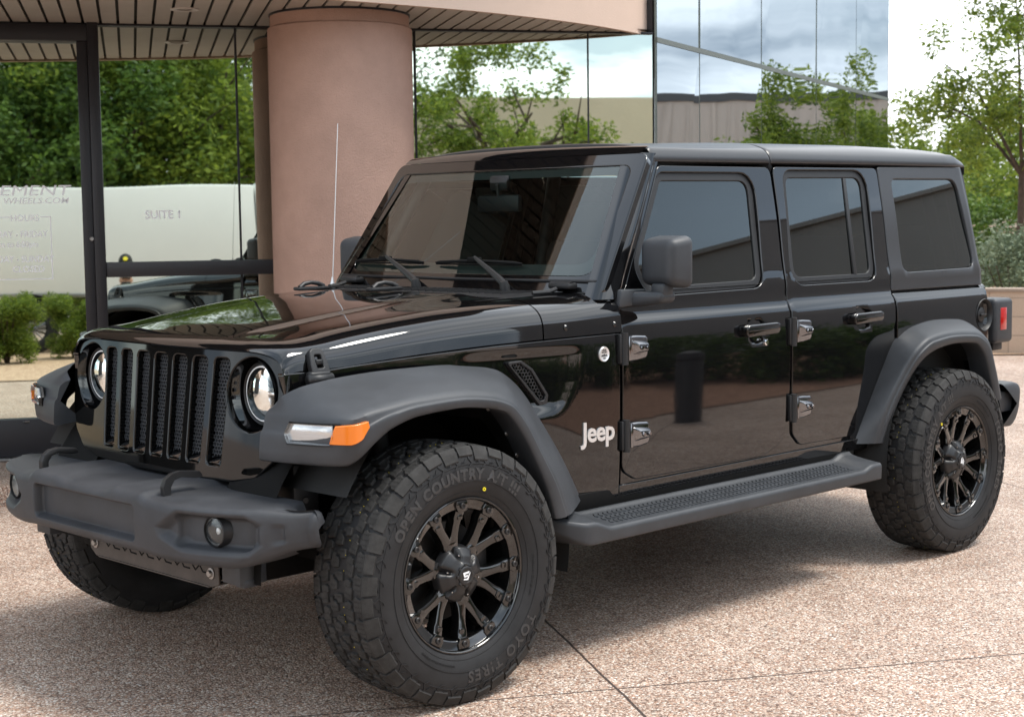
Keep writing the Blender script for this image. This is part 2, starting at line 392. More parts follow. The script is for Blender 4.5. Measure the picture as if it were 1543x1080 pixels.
# ---- doors
def make_door(outline, rad, glass, grad, handle, hinges, lock=None):
    body = MB(); out = fillet(outline, rad)
    gl = fillet(glass, grad)
    hole = [(p[0]+n.x*.030, p[1]+n.y*.030) for p, n in zip(gl, vnorm2(gl if area(gl) > 0 else gl[::-1]))] if area(gl) > 0 else None
    if hole is None: gl = gl[::-1]; hole = [(p[0]+n.x*.030, p[1]+n.y*.030) for p, n in zip(gl, vnorm2(gl))]
    hx, hz = handle
    def S(x, z):
        y = -W(x, z)
        if abs(x-hx) < .2 and abs(z-hz) < .1:      # the finger scoop behind the handle
            d = math.hypot((x-hx)/.062, (z-hz+.004)/.050); y += .030*(1-sstep(.45, 1.0, d))
        return (x, y, z)
    panel(body, out, [hole], S, 1, r=.0045, depth=.035, grid=.03, holedepth=.022)
    d = body.build('door', PAINT, car)
    # seal / window frame
    fr = MB()
    inner = [(p[0]-n.x*.002, p[1]-n.y*.002) for p, n in zip(gl, vnorm2(gl))]
    hole2 = [(p[0]+n.x*.0295, p[1]+n.y*.0295) for p, n in zip(gl, vnorm2(gl))]
    panel(fr, hole2, [inner], lambda x, z: (x, -WG(z)+.010, z), 1, r=.003, depth=.010, grid=.04)
    fr.build('window_seal', DARK, d)
    g = MB(); panel(g, [(p[0]+n.x*.004, p[1]+n.y*.004) for p, n in zip(gl, vnorm2(gl))], [], lambda x, z: (x, -WG(z)+.0165, z), 1, r=.0005, depth=.0040, grid=.05)
    g.build('window', SIDEGLASS, d)
    # handle: bar with two feet and a backing plate
    h = MB(); y0 = -W(hx, hz)
    bar = fillet([(-.105, -.014), (-.098, -.026), (.098, -.020), (.110, -.008), (.110, .018), (.09, .024), (-.09, .022), (-.106, .012)], .008, 3)
    h.prism(bar, (hx, y0-.014, hz), (1, 0, 0), (0, 0, 1), (0, -1, 0), .022, bev=.007, seg=3)
    h.box((hx-.085, y0-.008, hz), (.030, .022, .034), .006); h.box((hx+.085, y0-.008, hz+.003), (.030, .022, .034), .006)
    h.prism(fillet([(-.10, -.004), (.095, -.002), (.095, .004), (-.10, .003)], .002, 2), (hx, y0-.0361, hz), (1, 0, 0), (0, 0, 1), (0, -1, 0), .0015, bev=.001)
    h.build('door_handle', PAINT, d)
    if lock:
        k = MB(); lx, lz = lock; ly = -W(lx, lz)
        k.lathe([(0, .009), (.009, .009), (.013, .006), (.014, 0), (.014, -.004)], (lx, ly, lz), (0, -1, 0), 24)
        k.box((lx, ly-.0095, lz), (.002, .002, .010)); k.build('door_lock', CHROME, d)
    for (x0, z0) in hinges:
        q = MB(); y = -W(x0+.05, z0)
        # leaf with a raised rim, a sunk middle and two bolts
        q.prism(fillet([(.000, -.046), (.060, -.046), (.108, -.040), (.118, -.028), (.118, .030), (.108, .040), (.055, .044), (.000, .044)], .012, 4), (x0+.030, y-.001, z0), (1, 0, 0), (0, 0, 1), (0, -1, 0), .013, bev=.008, seg=3)
        q.hexa([(x0+.062, y-.012, z0-.026), (x0+.140, y-.012, z0-.020), (x0+.140, y-.012, z0+.020), (x0+.050, y-.012, z0+.030),
                (x0+.080, y-.032, z0-.012), (x0+.136, y-.028, z0-.012), (x0+.136, y-.028, z0+.012), (x0+.078, y-.032, z0+.014)], .004)
        q.box((x0+.038, y-.016, z0), (.016, .018, .088), .004)
        for xx in (.092, .124):
            q.lathe([(0, .006), (.006, .006), (.008, .003), (.008, 0)], (x0+xx, y-.031, z0+.000), (0, -1, 0), 12)
        hg = q.build('door_hinge', BCHROME, d)
        k = MB(); k.tube([(x0+.022, y-.010, z0-.058), (x0+.022, y-.010, z0+.056)], .014, 14)
        k.box((x0+.008, y-.004, z0), (.020, .016, .105), .003); k.build('hinge_knuckle', DARK, d)
    return d
fdoor = make_door([(.926, .60), (1.00, .560), (1.77, .556), (1.905, .60), (1.941, .80), (1.946, 1.06), (1.956, 1.20), (2.006, 1.700), (1.300, 1.697), (1.000, 1.262), (.930, 1.205)],
                  [.05, .05, .05, .09, .25, .1, .1, .035, .045, .12, .03],
                  [(1.122, 1.262), (1.092, 1.330), (1.308, 1.640), (1.852, 1.644), (1.792, 1.250), (1.16, 1.246)], [.03, .06, .035, .05, .05, .03],
                  (1.722, 1.062), [(.905, 1.040), (.912, .728)], (1.776, 1.008))
rdoor = make_door([(1.956, .80), (1.966, .62), (2.02, .572), (2.405, .568), (2.480, .662), (2.728, 1.035), (2.733, 1.165), (2.800, 1.707), (2.026, 1.702), (1.966, 1.205), (1.958, 1.06)],
                  [.2, .04, .05, .05, .12, .05, .05, .03, .03, .1, .1],
                  [(2.042, 1.250), (2.112, 1.658), (2.672, 1.664), (2.606, 1.249)], [.045, .04, .05, .05],
                  (2.470, 1.068), [(1.928, 1.040), (1.930, .732)])
dv = MB(); dv.hexa([(2.478, -.752, 1.25), (2.500, -.752, 1.25), (2.500, -.740, 1.25), (2.478, -.740, 1.25), (2.538, -.652, 1.66), (2.560, -.652, 1.66), (2.560, -.640, 1.66), (2.538, -.640, 1.66)], .002)
dv.build('window_divider', DARK, rdoor)
# mirror
mr = MB()
def mirshell(u, v):
    return None
bm = bmesh.new(); bmesh.ops.create_cube(bm, size=1)
for v in bm.verts:
    x, y, z = v.co
    front = x < 0
    v.co = Vector((1.095 + x*(.115), -.868 + y*(.165 if front else .190) + (.010 if front else 0), 1.343 + z*(.160 if front else .196)))
bmesh.ops.bevel(bm, geom=bm.edges[:], offset=.032, segments=5, profile=.5, affect='EDGES')
for v in bm.verts: v.co.x += (v.co.y+.868)*.10
mr.bm(bm)
mhouse = mr.build('side_mirror', TRIM, car)
q = MB(); q.box((1.138, -.868, 1.343), (.006, .150, .150), .003); q.build('mirror_glass', REFLECT, mhouse)
q = MB(); q.hexa([(.925, -.79, 1.182), (1.06, -.80, 1.190), (1.075, -.76, 1.190), (.93, -.74, 1.182), (.94, -.79, 1.248), (1.07, -.80, 1.245), (1.08, -.76, 1.245), (.94, -.74, 1.248)], .012)
bm = bmesh.new(); bmesh.ops.create_cube(bm, size=1)
for v in bm.verts:
    x, y, z = v.co; inn = y > 0
    v.co = Vector((1.035 + x*(.115 if inn else .085) + (0 if inn else .03), -.830 + y*.150, 1.208 + z*(.058 if inn else .040) + (0 if inn else .012)))
bmesh.ops.bevel(bm, geom=bm.edges[:], offset=.018, segments=4, profile=.5, affect='EDGES'); q.bm(bm)
q.box((1.06, -.875, 1.243), (.06, .06, .05), .01)
q.build('mirror_arm', TRIM, mhouse)

# ---- body: fender side panels, quarter panels, cowl, pillars
def scoop(x, z):
    xb = ip(z, [.80, .848, .90, .945, 1.053, 1.075], [.655, .680, .712, .735, .752, .752])
    m = sstep(0, .075, xb-x)*sstep(0, .034, 1.066-z)*sstep(.20, .42, x)*sstep(.815, .880, z)
    return m*(.004+.012*sstep(0, .3, xb-x))
body = MB()
fo = [(-.428, 1.045), (-.28, 1.047), (-.10, 1.059), (.12, 1.072), (.38, 1.084), (.65, 1.091), (.916, 1.096), (.914, .56), (.914, .505), (.700, .505), (.66, .60), (.56, .78), (.46, .90), (.34, .985), (.2, 1.00), (-.1, 1.01), (-.30, 1.005), (-.42, .96)]
panel(body, fo, [], lambda x, z: (x, -W(x, z)+scoop(x, z), z), 1, r=.004, depth=.03, grid=.0095)
# quarter panel of the tub
qo = fillet([(2.742, .93), (2.742, 1.160), (3.560, 1.156), (3.600, 1.150), (3.602, .55), (3.42, .55), (3.40, .70), (3.33, .90), (3.18, .99), (2.95, .99)], [.0, .01, 0, .01, .05, .02, .1, .12, .1, .1])
fuel = [(3.497+.068*math.cos(t), 1.026+.076*math.sin(t)) for t in lin(0, 2*math.pi*35/36, 36)]
def qS(x, z): return (x, -W(x, z)+.055*sstep(3.52, 3.60, x)**2, z)
panel(body, qo, [fuel], qS, 1, r=.004, depth=.03, grid=.03, holedepth=.035)
# rocker
panel(body, [(.918, .505), (2.50, .505), (2.50, .552), (.918, .549)], [], lambda x, z: (x, -W(x, z)+.002, z), 1, r=.003, depth=.05, grid=.04)
panel(body, [(-.35, .60), (-.35, .61), (-.34, .60)], [], side, 1, r=.0001, depth=.001, grid=.04) if False else None
body.build('body_side', PAINT, car)
cowls = MB()
# cowl shoulder: continues the hood section to the windscreen pillar
def hood_top(x): return pchip([-.47, -.44, -.40, -.30, -.15, .05, .25, .57, .95], [1.116, 1.128, 1.136, 1.146, 1.168, 1.192, 1.212, 1.230, 1.236])(x)
def seam_z(x): return pchip([-.45, -.28, -.10, .12, .38, .65, .95], [1.049, 1.051, 1.063, 1.076, 1.088, 1.095, 1.100])(x)
HT = pchip([-.47, -.44, -.40, -.30, -.15, .05, .25, .57, .95], [1.134, 1.137, 1.140, 1.149, 1.168, 1.192, 1.212, 1.230, 1.236])
SZ = pchip([-.45, -.28, -.10, .12, .38, .65, .95], [1.049, 1.051, 1.063, 1.076, 1.088, 1.095, 1.100])
def hood_sec(x, t, wscale=1.0):
    """t 0 = left seam, 1 = centre line"""
    zt = HT(x); zs = SZ(x); w = W(x, 1.05)
    s = t
    # shoulder as a soft superellipse from the vertical side to the flat top
    ys = [1.0, .997, .985, .955, .905, .84, .76, .60, .55, .50, .47, .42, .25, 0]
    zs_ = [0, .28, .52, .72, .86, .945, .985, 1.03, 1.05, 1.13, 1.19, 1.215, 1.24, 1.25]
    T = [0, .07, .14, .22, .31, .41, .50, .62, .66, .70, .74, .79, .90, 1]
    y = YF(s)*w; hz = ZF(s)
    h = zt-zs
    fade = sstep(-.46, -.25, x)
    z = zs+h*min(hz, 1)+(max(hz-1, 0))*.060*fade*(1-.35*sstep(.1, .57, x))
    return (x, -y, z)
T = [0, .07, .14, .22, .31, .41, .50, .62, .66, .70, .74, .79, .90, 1]
YF = pchip(T, [1.0, .997, .985, .955, .905, .84, .76, .60, .55, .50, .47, .42, .25, 0])
ZF = pchip(T, [0, .28, .52, .72, .86, .945, .985, 1.03, 1.05, 1.13, 1.19, 1.215, 1.24, 1.25])
us = [-.468, -.464, -.456, -.445, -.43, -.41, -.38, -.34]+lin(-.30, .566, 34); vs = lin(0, 1, 60)
def hoodpt(x, t):
    # leading edge rolls down and sweeps back towards the corners
    k = sstep(-.41, -.470, x) if False else 0
    p = hood_sec(x, t)
    f = max(0, min(1, (-.40-x)/.068)); y = p[1]
    z = p[2]-.026*(1-math.sqrt(max(0, 1-f*f)))
    xx = x+(.115*y*y)*sstep(.1, -.35, x)
    return (xx, y, z)
hood = MB(); hood.grid(hoodpt, us, vs, flip=True)
hood.grid(lambda x, t: (hoodpt(x, t)[0], -hoodpt(x, t)[1], hoodpt(x, t)[2]), us, vs)
# turned-down edges
e0 = [hoodpt(us[0], t) for t in vs]
for sgn in (1, -1):
    rim = [e0[i] for i in range(len(vs))]
    hood.grid(lambda i, k: (rim[int(i)][0]+.004*k, rim[int(i)][1]*sgn, rim[int(i)][2]-.005*k), list(range(len(vs))), [0, 1], flip=(sgn < 0))
    hood.grid(lambda x, k: (hoodpt(x, 0)[0], (hoodpt(x, 0)[1]+.012*k)*sgn, hoodpt(x, 0)[2]-.001*k), us, [0, 1], flip=(sgn > 0))
    hood.grid(lambda t, k: (hoodpt(us[-1], t)[0]+.001*k, hoodpt(us[-1], t)[1]*sgn, hoodpt(us[-1], t)[2]-.02*k), vs, [0, 1], flip=(sgn > 0))
hoodo = hood.build('hood', PAINT, car, angle=50)
# hood details: latches, bump stops with nozzles, rear footman loop
def latch():
    q = MB(); x0 = -.312; y0 = -W(x0, 1.05)
    q.box((x0, y0-.012, 1.022), (.080, .030, .050), .008)
    q.tube([(x0-.045, y0-.018, 1.022), (x0+.045, y0-.018, 1.022)], .017, 14)
    P = fillet([(-.034, 0), (.034, 0), (.034, .050), (.026, .092), (.014, .100), (-.014, .100), (-.026, .092), (-.034, .050)], .008, 3)
    hole = fillet([(-.012, .040), (.012, .040), (.012, .078), (-.012, .078)], .004, 2)
    def S(u, v): return (x0+u+.004, y0-.032+.26*v+(v*v)*1.2-.0, 1.018+v)
    panel(q, P, [hole], S, 1, r=.005, depth=.020, grid=.014)
    q.box((x0+.004, y0-.008, 1.074), (.024, .012, .016), .003)
    return q.build('hood_latch', DARK, hoodo)
l1 = latch()
for yy in (0.0, .445):
    q = MB(); xx = .505; z0 = HT(xx)+.016
    zb_ = HT(xx)+.016*(1-abs(yy)/.9)+.001
    q.box((xx, yy, zb_+.006), (.150, .040, .014), .006)
    q.tube([(xx-.055, yy, zb_+.010), (xx-.035, yy, zb_+.024), (xx, yy, zb_+.029), (xx+.035, yy, zb_+.024), (xx+.06, yy, zb_+.012)], [.010, .009, .008, .009, .011], 10)
    q.build('hood_bumper', DARK, hoodo)
# slanted dark vents in the hood sides of the dome
for sgn in (-1, 1):
    for k, (xa, xb, ya) in enumerate(((.02, .36, .335), (.00, .46, .405))):
        q = MB()
        def S(u, v, ya=ya): 
            return None
        def zat(x, y):
            w = W(x, 1.05); lo, hi = 0., 1.
            for _ in range(24):
                m = (lo+hi)/2
                if YF(m)*w > abs(y): lo = m
                else: hi = m
            return hoodpt(x, lo)[2]
# cowl, fixed shoulder panels between hood and windscreen
def cowlpt(x, t):
    x2 = x
    p = hood_sec(min(x, .95), t)
    if x > .60:
        k = sstep(.60, .95, x); hz = ZF(t); y = -YF(t)*(W(.6, 1.05)+(W(x, 1.05)-W(.6, 1.05)))
        z = p[2]+.010*k*(1 if t > .2 else t/.2)
        return (x, y, z)
    return (x, p[1], p[2])
cw = MB()
ut = lin(.572, .925, 14); vt = [t*.0+t for t in lin(0, .50, 26)]
cw.grid(cowlpt, ut, vt, flip=True)
cw.grid(lambda t, k: (.572, cowlpt(.572, t)[1], cowlpt(.572, t)[2]-.02*k), vt, [0, 1])
# A pillar outer skin: from windscreen frame edge back to the door line
WB = Vector((.872, .772, 1.235)); 
def pil(s, k):
    """s 0..1 up the pillar, k 0..1 from the windscreen face round to the door edge"""
    z = 1.215+(1.742-1.215)*s
    xf = .862+(z-1.25)*.6725; yf = .748-.225*(z-1.25)          # front outer edge of the screen frame
    xd = max(1.0, 1.0+(z-1.262)*.69); xd = 1.0+(z-1.262)*.69-.004
    if z < 1.262: xd = .932+(z-1.2)*1.08
    yd = Pz(z)
    c = [(xf-.002, yf-.055), (xf+.001, yf-.018), (xf+.012, yf+.002), (xf+.035, yf+.010), ((xf+.055+xd)/2, (yf+.014+yd)/2+.004), (xd-.012, yd), (xd, yd)]
    TT = [0, .16, .30, .45, .72, .95, 1]
    return (pchip(TT, [a[0] for a in c])(k), -pchip(TT, [a[1] for a in c])(k), z)
cw.grid(pil, lin(0, 1, 24), lin(0, 1, 22), flip=False)
cw.grid(lambda s, k: (pil(s, 1)[0]+.001*k, pil(s, 1)[1]+.03*k, pil(s, 1)[2]), lin(0, 1, 24), [0, 1])
cw.build('cowl_side', PAINT, car, angle=50)
# flat side strip under the cowl shoulder, small bolts
bb = MB()
for (x, z) in ((.667, 1.128), (.893, 1.128)):
    y = -W(x, 1.05)+.001; bb.lathe([(0, .005), (.006, .005), (.009, .002), (.011, 0)], (x, y, z), (0, -1, .15), 14)
bb.build('cowl_bolt', PAINT, car)
q = MB()
q.grid(lambda x, y: (x, y, HT(.57)+.004+.010*sstep(.57, .88, x)-.012*(abs(y)/.6)**2), lin(.585, .90, 8), lin(-.60, .60, 21))
for i in range(26):
    yy = -.5+i*.04
    q.box((.70, yy, HT(.57)+.012), (.16, .006, .006))
q.build('cowl_vent', DARK, car)
# ---- windscreen frame, glass
n_ws = Vector((-.829, 0, .5585))
def ws(u, v, off=0):     # u across (-1..1 -> metres), v up the slope in metres from z=1.298
    z = 1.298+v*.8298; x = .9026+v*.558; bow = .045*(1-(u/.72)**2)
    return (x-bow+off*n_ws.x, u, z+off*n_ws.z)
HV = .4785
def wy(v): return .6961-(.6961-.6491)*v/HV
go = fillet([(-wy(0), 0), (wy(0), 0), (wy(HV), HV), (-wy(HV), HV)], [.075, .075, .055, .055], 8)
fo_ = fillet([(-.765, -.075), (.765, -.075), (.700, .535), (-.700, .535)], [.03, .03, .05, .05], 6)
f = MB(); panel(f, fo_, [go], lambda u, v: ws(u, v, 0), -1, r=.006, depth=.03, grid=.04, holedepth=.014)
# header roll back to the roof
def hdr(u, k):
    p = Vector(ws(u, .533, 0)); q_ = Vector((1.262, u, 1.766+.012*(1-(u/.7)**2))); q_.x -= .045*(1-(u/.72)**2)*.8
    c = Vector(ws(u, .600, 0)); c.z = min(c.z, q_.z+.004)
    return tuple((1-k)**2*p+2*k*(1-k)*c+k*k*q_)
f.grid(hdr, lin(-.665, .665, 30), lin(0, 1, 8), flip=True)
fro = f.build('windscreen_frame', PAINT, car, angle=50)
g = MB(); panel(g, [(p[0]*1.004, p[1]*1.0) for p in go], [], lambda u, v: ws(u, v, -.006), -1, r=.0005, depth=.003, grid=.05)
wso = g.build('windscreen', WSGLASS, car)
# black ceramic band round the glass
band = MB(); gi = fillet([(-wy(0)+.045, .050), (wy(0)-.045, .050), (wy(HV)-.035, HV-.035), (-wy(HV)+.035, HV-.035)], [.07, .07, .05, .05], 6)
panel(band, go, [gi], lambda u, v: ws(u, v, -.0105), -1, r=.0005, depth=.001, grid=.06)
band.build('glass_border', mat('ceramic_band', (.035, .04, .038), .5), wso)
# hinges and arms at the foot of the windscreen
for sgn in (-1, 1):
    q = MB(); yy = .60*sgn
    q.box((.835, yy, 1.262), (.050, .105, .022), .008); q.tube([(.828, yy-.05, 1.266), (.828, yy+.05, 1.266)], .012, 12)
    q.tube([(.80, yy-.03*sgn*0, 1.252), (.76, yy, 1.243), (.70, yy-.02*sgn, 1.240)], .008, 8)
    q.build('windscreen_hinge', DARK, car)
q = MB(); q.tube([(ws(-.72, -.028, .003)), ws(-.4, -.028, .003), ws(0, -.028, .003), ws(.4, -.028, .003), ws(.72, -.028, .003)], .006, 8)
q.build('screen_seal', DARK, fro)
# wipers
for (py, px, ty, tv) in ((-.395, .745, -.112, .052), (.095, .745, .430, .052)):
    q = MB(); A = Vector((px, py, 1.250)); B = Vector(ws(ty, tv, .030))
    q.lathe([(0, .03), (.014, .028), (.018, .01), (.020, -.015)], A, (-.2, 0, 1), 16)
    dv_ = (B-A); q.tube([A+Vector((0, 0, .012)), A+dv_*.15+Vector((0, 0, .014)), A+dv_*.5+Vector((0, 0, .010)), B], [.013, .014, .011, .007], 10)
    w_ = q.build('wiper', DARK, car)
    q = MB(); bl = []
    for i in range(13):
        u = ty-.235+.47*i/12; off = .010+.012*(1-((i-6)/6)**2); bl.append(ws(u, tv-.012, off))
    q.tube(bl, [.003]+[.0065]*11+[.003], 8)
    q.tube([ws(ty-.232+.464*i/8, tv-.016, .006) for i in range(9)], .003, 6)
    q.box(ws(ty, tv-.008, .028), (.016, .07, .018), .004)
    q.build('wiper_blade', BLACKM, w_)

# ---- grille
def gx(y, z): return -.452-(1.08-z)*.105+.118*y*y - .004
GO = [(0, 1.108), (-.515, 1.108), (-.595, 1.090), (-.634, 1.045), (-.642, .96), (-.632, .86), (-.596, .775), (-.52, .715), (-.40, .694), (0, .690)]
GO = GO+[(-p[0], p[1]) for p in GO[1:-1]][::-1]
GO = fillet(GO, .05, 4)
slots = []
for k in range(7):
    ct = (k-3)*.1111; cb = (k-3)*.1055
    slots.append(fillet([(cb-.034, .744), (cb+.034, .744), (ct+.037, 1.077), (ct-.037, 1.077)], [.012, .012, .020, .020], 4))
hls = [[(s*.479+.113*math.cos(t), .9717+.113*math.sin(t)) for t in lin(0, 2*math.pi*47/48, 48)] for s in (-1, 1)]
def gS(y, z):
    x = gx(y, z)
    # edge rolls back round the rim
    return (x, y, z)
gr = MB(); panel(gr, GO, slots+hls, gS, -1, r=.007, depth=.12, grid=.03, holedepth=.052)
grille = gr.build('grille', GRILLEP, car)
for k in range(7):
    q = MB()
    ct = (k-3)*.1111; cb = (k-3)*.1055
    wedge = [(gx(cb, .744)+.004, cb-.033, .746), (gx(cb, .744)+.004, cb+.033, .746), (gx(cb, .744)+.050, cb+.033, .746), (gx(cb, .744)+.050, cb-.033, .746),
             (gx(cb, .744)+.006, cb-.027, .750), (gx(cb, .744)+.006, cb+.027, .750), (gx(cb, .744)+.050, cb+.022, .792), (gx(cb, .744)+.050, cb-.022, .792)]
    q.hexa(wedge, .002); q.build('slot_sill', PAINT, grille)
ins = MB()
def hexmesh(mb, fn, u0, u1, v0, v1, pitch, wall, depth, inside=None):
    dxh = pitch; dyh = pitch*.866; j = 0; v = v0
    while v <= v1:
        u = u0+(dxh/2 if j % 2 else 0)
        while u <= u1:
            if inside is None or inside(u, v):
                ro = pitch*.577; ri = ro-wall; A = []; B = []; Cc = []
                for k in range(6):
                    t = math.pi/6+k*math.pi/3; A.append(fn(u+ro*math.cos(t), v+ro*math.sin(t), 0)); B.append(fn(u+ri*math.cos(t), v+ri*math.sin(t), 0)); Cc.append(fn(u+ri*math.cos(t), v+ri*math.sin(t), depth))
                F = []
                for k in range(6):
                    l = (k+1) % 6; F.append((k, l, 6+l, 6+k)); F.append((6+k, 6+l, 12+l, 12+k))
                mb.add(A+B+Cc, F, None, 0, False)
            u += dxh
        v += dyh; j += 1
for k in range(7):
    ct = (k-3)*.1111; cb = (k-3)*.1055
    def inside(y, z, ct=ct, cb=cb):
        c = cb+(ct-cb)*(z-.744)/.33; return abs(y-c) < .042
    hexmesh(ins, lambda u, v, d: (gx(u, v)+.022+d, u, v), min(cb, ct)-.048, max(cb, ct)+.048, .745, 1.085, .0135, .0018, .008, inside)
ins.build('grille_mesh', TRIM, grille)
q = MB(); q.box((-.375, 0, .90), (.01, 1.15, .42)); q.build('radiator', BLACKM, car)
def headlight(sgn):
    O = Vector((gx(.479, .9717)+.010, .479*sgn, .9717)); root = None
    b = MB(); b.lathe([(.113, -.004), (.112, .012), (.108, .040), (.100, .062), (.098, .062)], O, (1, 0, 0), 48); bo = b.build('headlight', PAINT, car)
    b = MB(); b.lathe([(.101, .075), (.100, .036), (.096, .030), (.092, .033), (.090, .040)], O, (1, 0, 0), 48); b.build('lamp_housing', DARK, bo)
    b = MB(); b.lathe([(.0895, .039), (.087, .033), (.079, .032), (.076, .040)], O, (1, 0, 0), 48); b.build('halo_ring', HALO, bo)
    b = MB(); b.lathe([(.079, .041), (.074, .052), (.050, .075), (.02, .085), (0, .086)], O, (1, 0, 0), 48)
    b.box(O+Vector((.058, 0, .0)), (.02, .14, .010), .003); b.box(O+Vector((.052, .0, -.025)), (.02, .05, .026), .006)
    b.lathe([(.030, .052), (.024, .066), (.010, .074), (0, .075)], O+Vector((0, 0, .036)), (1, 0, 0), 24); b.lathe([(.026, .052), (.02, .066), (.010, .072), (0, .073)], O+Vector((0, .036, -.036)), (1, 0, 0), 24)
    b.build('lamp_reflector', REFLECT, bo)
    b = MB(); b.lathe([(.0885, .036), (.07, .025), (.045, .018), (.02, .0145), (0, .014)], O, (1, 0, 0), 48); b.build('headlight_lens', LENSG, bo)
    return bo
hl1 = headlight(-1)

# ---- front bumper: one displaced skin
XF = pchip([0, .28, .40, .50, .60, .70, .76, .805, .835, .850], [-.772, -.769, -.760, -.744, -.718, -.676, -.628, -.585, -.548, -.515])
def rrect(a_, b_, ca, cb, ha, hb, r_):
    qx = abs(a_-ca)-(ha-r_); qz = abs(b_-cb)-(hb-r_)
    return math.hypot(max(qx, 0), max(qz, 0))+min(max(qx, qz), 0)-r_
TB = [0, .06, .22, .38, .43, .48, .52, .68, .84, .89, .93, 1]
def bprof(y):
    ay = abs(y); xf = XF(ay); endk = sstep(.74, .850, ay)
    zt = .683+.014*(sstep(.11, .19, ay)-sstep(.325, .365, ay))-.006*sstep(.36, .46, ay)-.012*endk
    zb = .503-.010*sstep(.3, .5, ay)+.060*sstep(.66, .850, ay)**1.3
    xr = min(-.440, xf+.050) if ay > .80 else -.440
    xr = -.440+(min(-.440, xf+.045)+.440)*sstep(.72, .84, ay)
    P = [(xr+.015, zt-.035), (xr, zt-.004), ((xf+xr)/2, zt+.001), (xf+.036, zt-.004), (xf+.020, zt-.008), (xf+.008, zt-.018), (xf+.003, zt-.034), (xf, (zt+zb)/2), (xf+.004, zb+.026), (xf+.018, zb+.006), (xf+.040, zb), (min(xf+.15, xr-.002), zb+.004)]
    P = [P[0], P[1]]+[(min(p[0], xr-.002), p[1]) for p in P[2:]]
    return pchip(TB, [p[0] for p in P]), pchip(TB, [p[1] for p in P])
_pv = [(.418, .600), (.500, .658), (.725, .658), (.768, .63), (.768, .565), (.735, .533), (.520, .533), (.430, .570)]
FOGP = []
for i in range(len(_pv)):
    (xa, za), (xb, zb_) = _pv[i], _pv[(i+1) % len(_pv)]; dx_, dz_ = xb-xa, zb_-za; l_ = math.hypot(dx_, dz_); FOGP.append((xa, za, -dz_/l_, dx_/l_))
_bc = {}
def bsec(y, t):
    if y not in _bc: _bc[y] = bprof(y)
    fx, fz = _bc[y]; x = fx(t); z = fz(t); ay = abs(y); m = 0
    if .40 < t < .95:
        d = rrect(ay, z, 0, .596, .312, .056, .018); m += .034*sstep(.003, -.012, d)
        d = max((ay-c0)*n0+(z-c1)*n1 for c0, c1, n0, n1 in FOGP); m += .026*sstep(.003, -.030, d)
        d = rrect(ay, z, .612, .596, .126, .050, .022); m += .022*sstep(.002, -.008, d)
        m += .012*sstep(.035, .015, abs(z-.60))*sstep(.786, .794, ay)*sstep(.816, .808, ay)
    return (x+m, y, z)
ys_ = sorted(set([round(v, 4) for v in lin(-.850, .850, 260)]+[round(s_*v, 4) for s_ in (-1, 1) for v in lin(.290, .330, 12)+lin(.470, .490, 6)+lin(.735, .755, 6)+[.842, .846, .849]]))
tsb = lin(0, .36, 9)+lin(.38, .50, 12)+lin(.51, .92, 84)+[.94, .97, 1]
def bfull(y, t):
    if abs(y) <= .850: return bsec(y, t)
    sg = 1 if y > 0 else -1; p = bsec(.850, t); k = (abs(y)-.850)/.022; f = math.sqrt(max(.0, 1-k*k))
    c = (-.492, .610); return (c[0]+(p[0]-c[0])*f, sg*abs(y), c[1]+(p[2]-c[1])*(.35+.65*f if k < 1 else 0))
ys_ = [-.872, -.8712, -.869, -.866, -.861, -.856]+ys_+[.856, .861, .866, .869, .8712, .872]
bp_ = MB(); bp_.grid(bfull, ys_, tsb, flip=True)
fb = bp_.build('front_bumper', BUMPERM, car, angle=60)
def fog(sgn):
    y = .612*sgn; O = Vector((-.664, y, .598)); ax = Vector((-1, sgn*.10, .0)).normalized()
    b = MB(); b.lathe([(.056, -.05), (.054, -.012), (.050, -.006), (.046, .016), (.043, .018), (.042, .008)], O, ax, 36); fo2 = b.build('fog_light', DARK, car)
    b = MB(); b.lathe([(.042, .010), (.034, -.006), (.018, -.020), (0, -.024)], O, ax, 36); b.lathe([(0, .004), (.010, .002), (.013, -.008)], O, ax, 16); b.build('lamp_reflector', FOGR, fo2)
    b = MB(); b.lathe([(.042, .011), (.026, .0165), (.010, .018), (0, .018)], O, ax, 36); b.build('fog_lens', LENSG, fo2)
    return fo2
fg = fog(-1)
def hook(sgn):
    y = .374*sgn; q = MB(); P = [(-.700, .660), (-.701, .700), (-.694, .727), (-.672, .750), (-.640, .758), (-.612, .757), (-.600, .740)]
    for i in range(len(P)): pass
    out_ = [(-.702, .660), (-.704, .708), (-.695, .730), (-.672, .745), (-.640, .750), (-.575, .742), (-.560, .724), (-.590, .722), (-.640, .731), (-.665, .725), (-.678, .705), (-.680, .660)]
    q.prism(fillet(out_, .006, 2), (0, y-.014, 0), (1, 0, 0), (0, 0, 1), (0, 1, 0), .024, bev=.005, seg=2)
    return q.build('tow_hook', DARK, car)
h1 = hook(-1)
q = MB()
q.prism(fillet([(-.50, .462), (.262, .462), (.262, .415), (.225, .392), (-.455, .392), (-.50, .405)], .008, 2), (-.592, 0, 0), (0, 1, 0), (0, 0, 1), (1, 0, 0), .006, bev=.002)
q.box((-.560, -.12, .392), (.07, .66, .006), .002)
sk = q.build('skid_plate', mat('skid_steel', (.060, .050, .044), .6, bump=(60, .2, .002), var=(9, .3)), car)
q = MB()
for i in range(6):
    y0 = .165-i*.104
    q.tube([(-.5915, y0, .452), (-.5915, y0-.020, .434), (-.5915, y0-.040, .452)], .003, 6); q.tube([(-.5915, y0-.046, .450), (-.5915, y0-.060, .434), (-.5915, y0-.092, .434)], .003, 6)
q.build('plate_slots', BLACKM, sk)
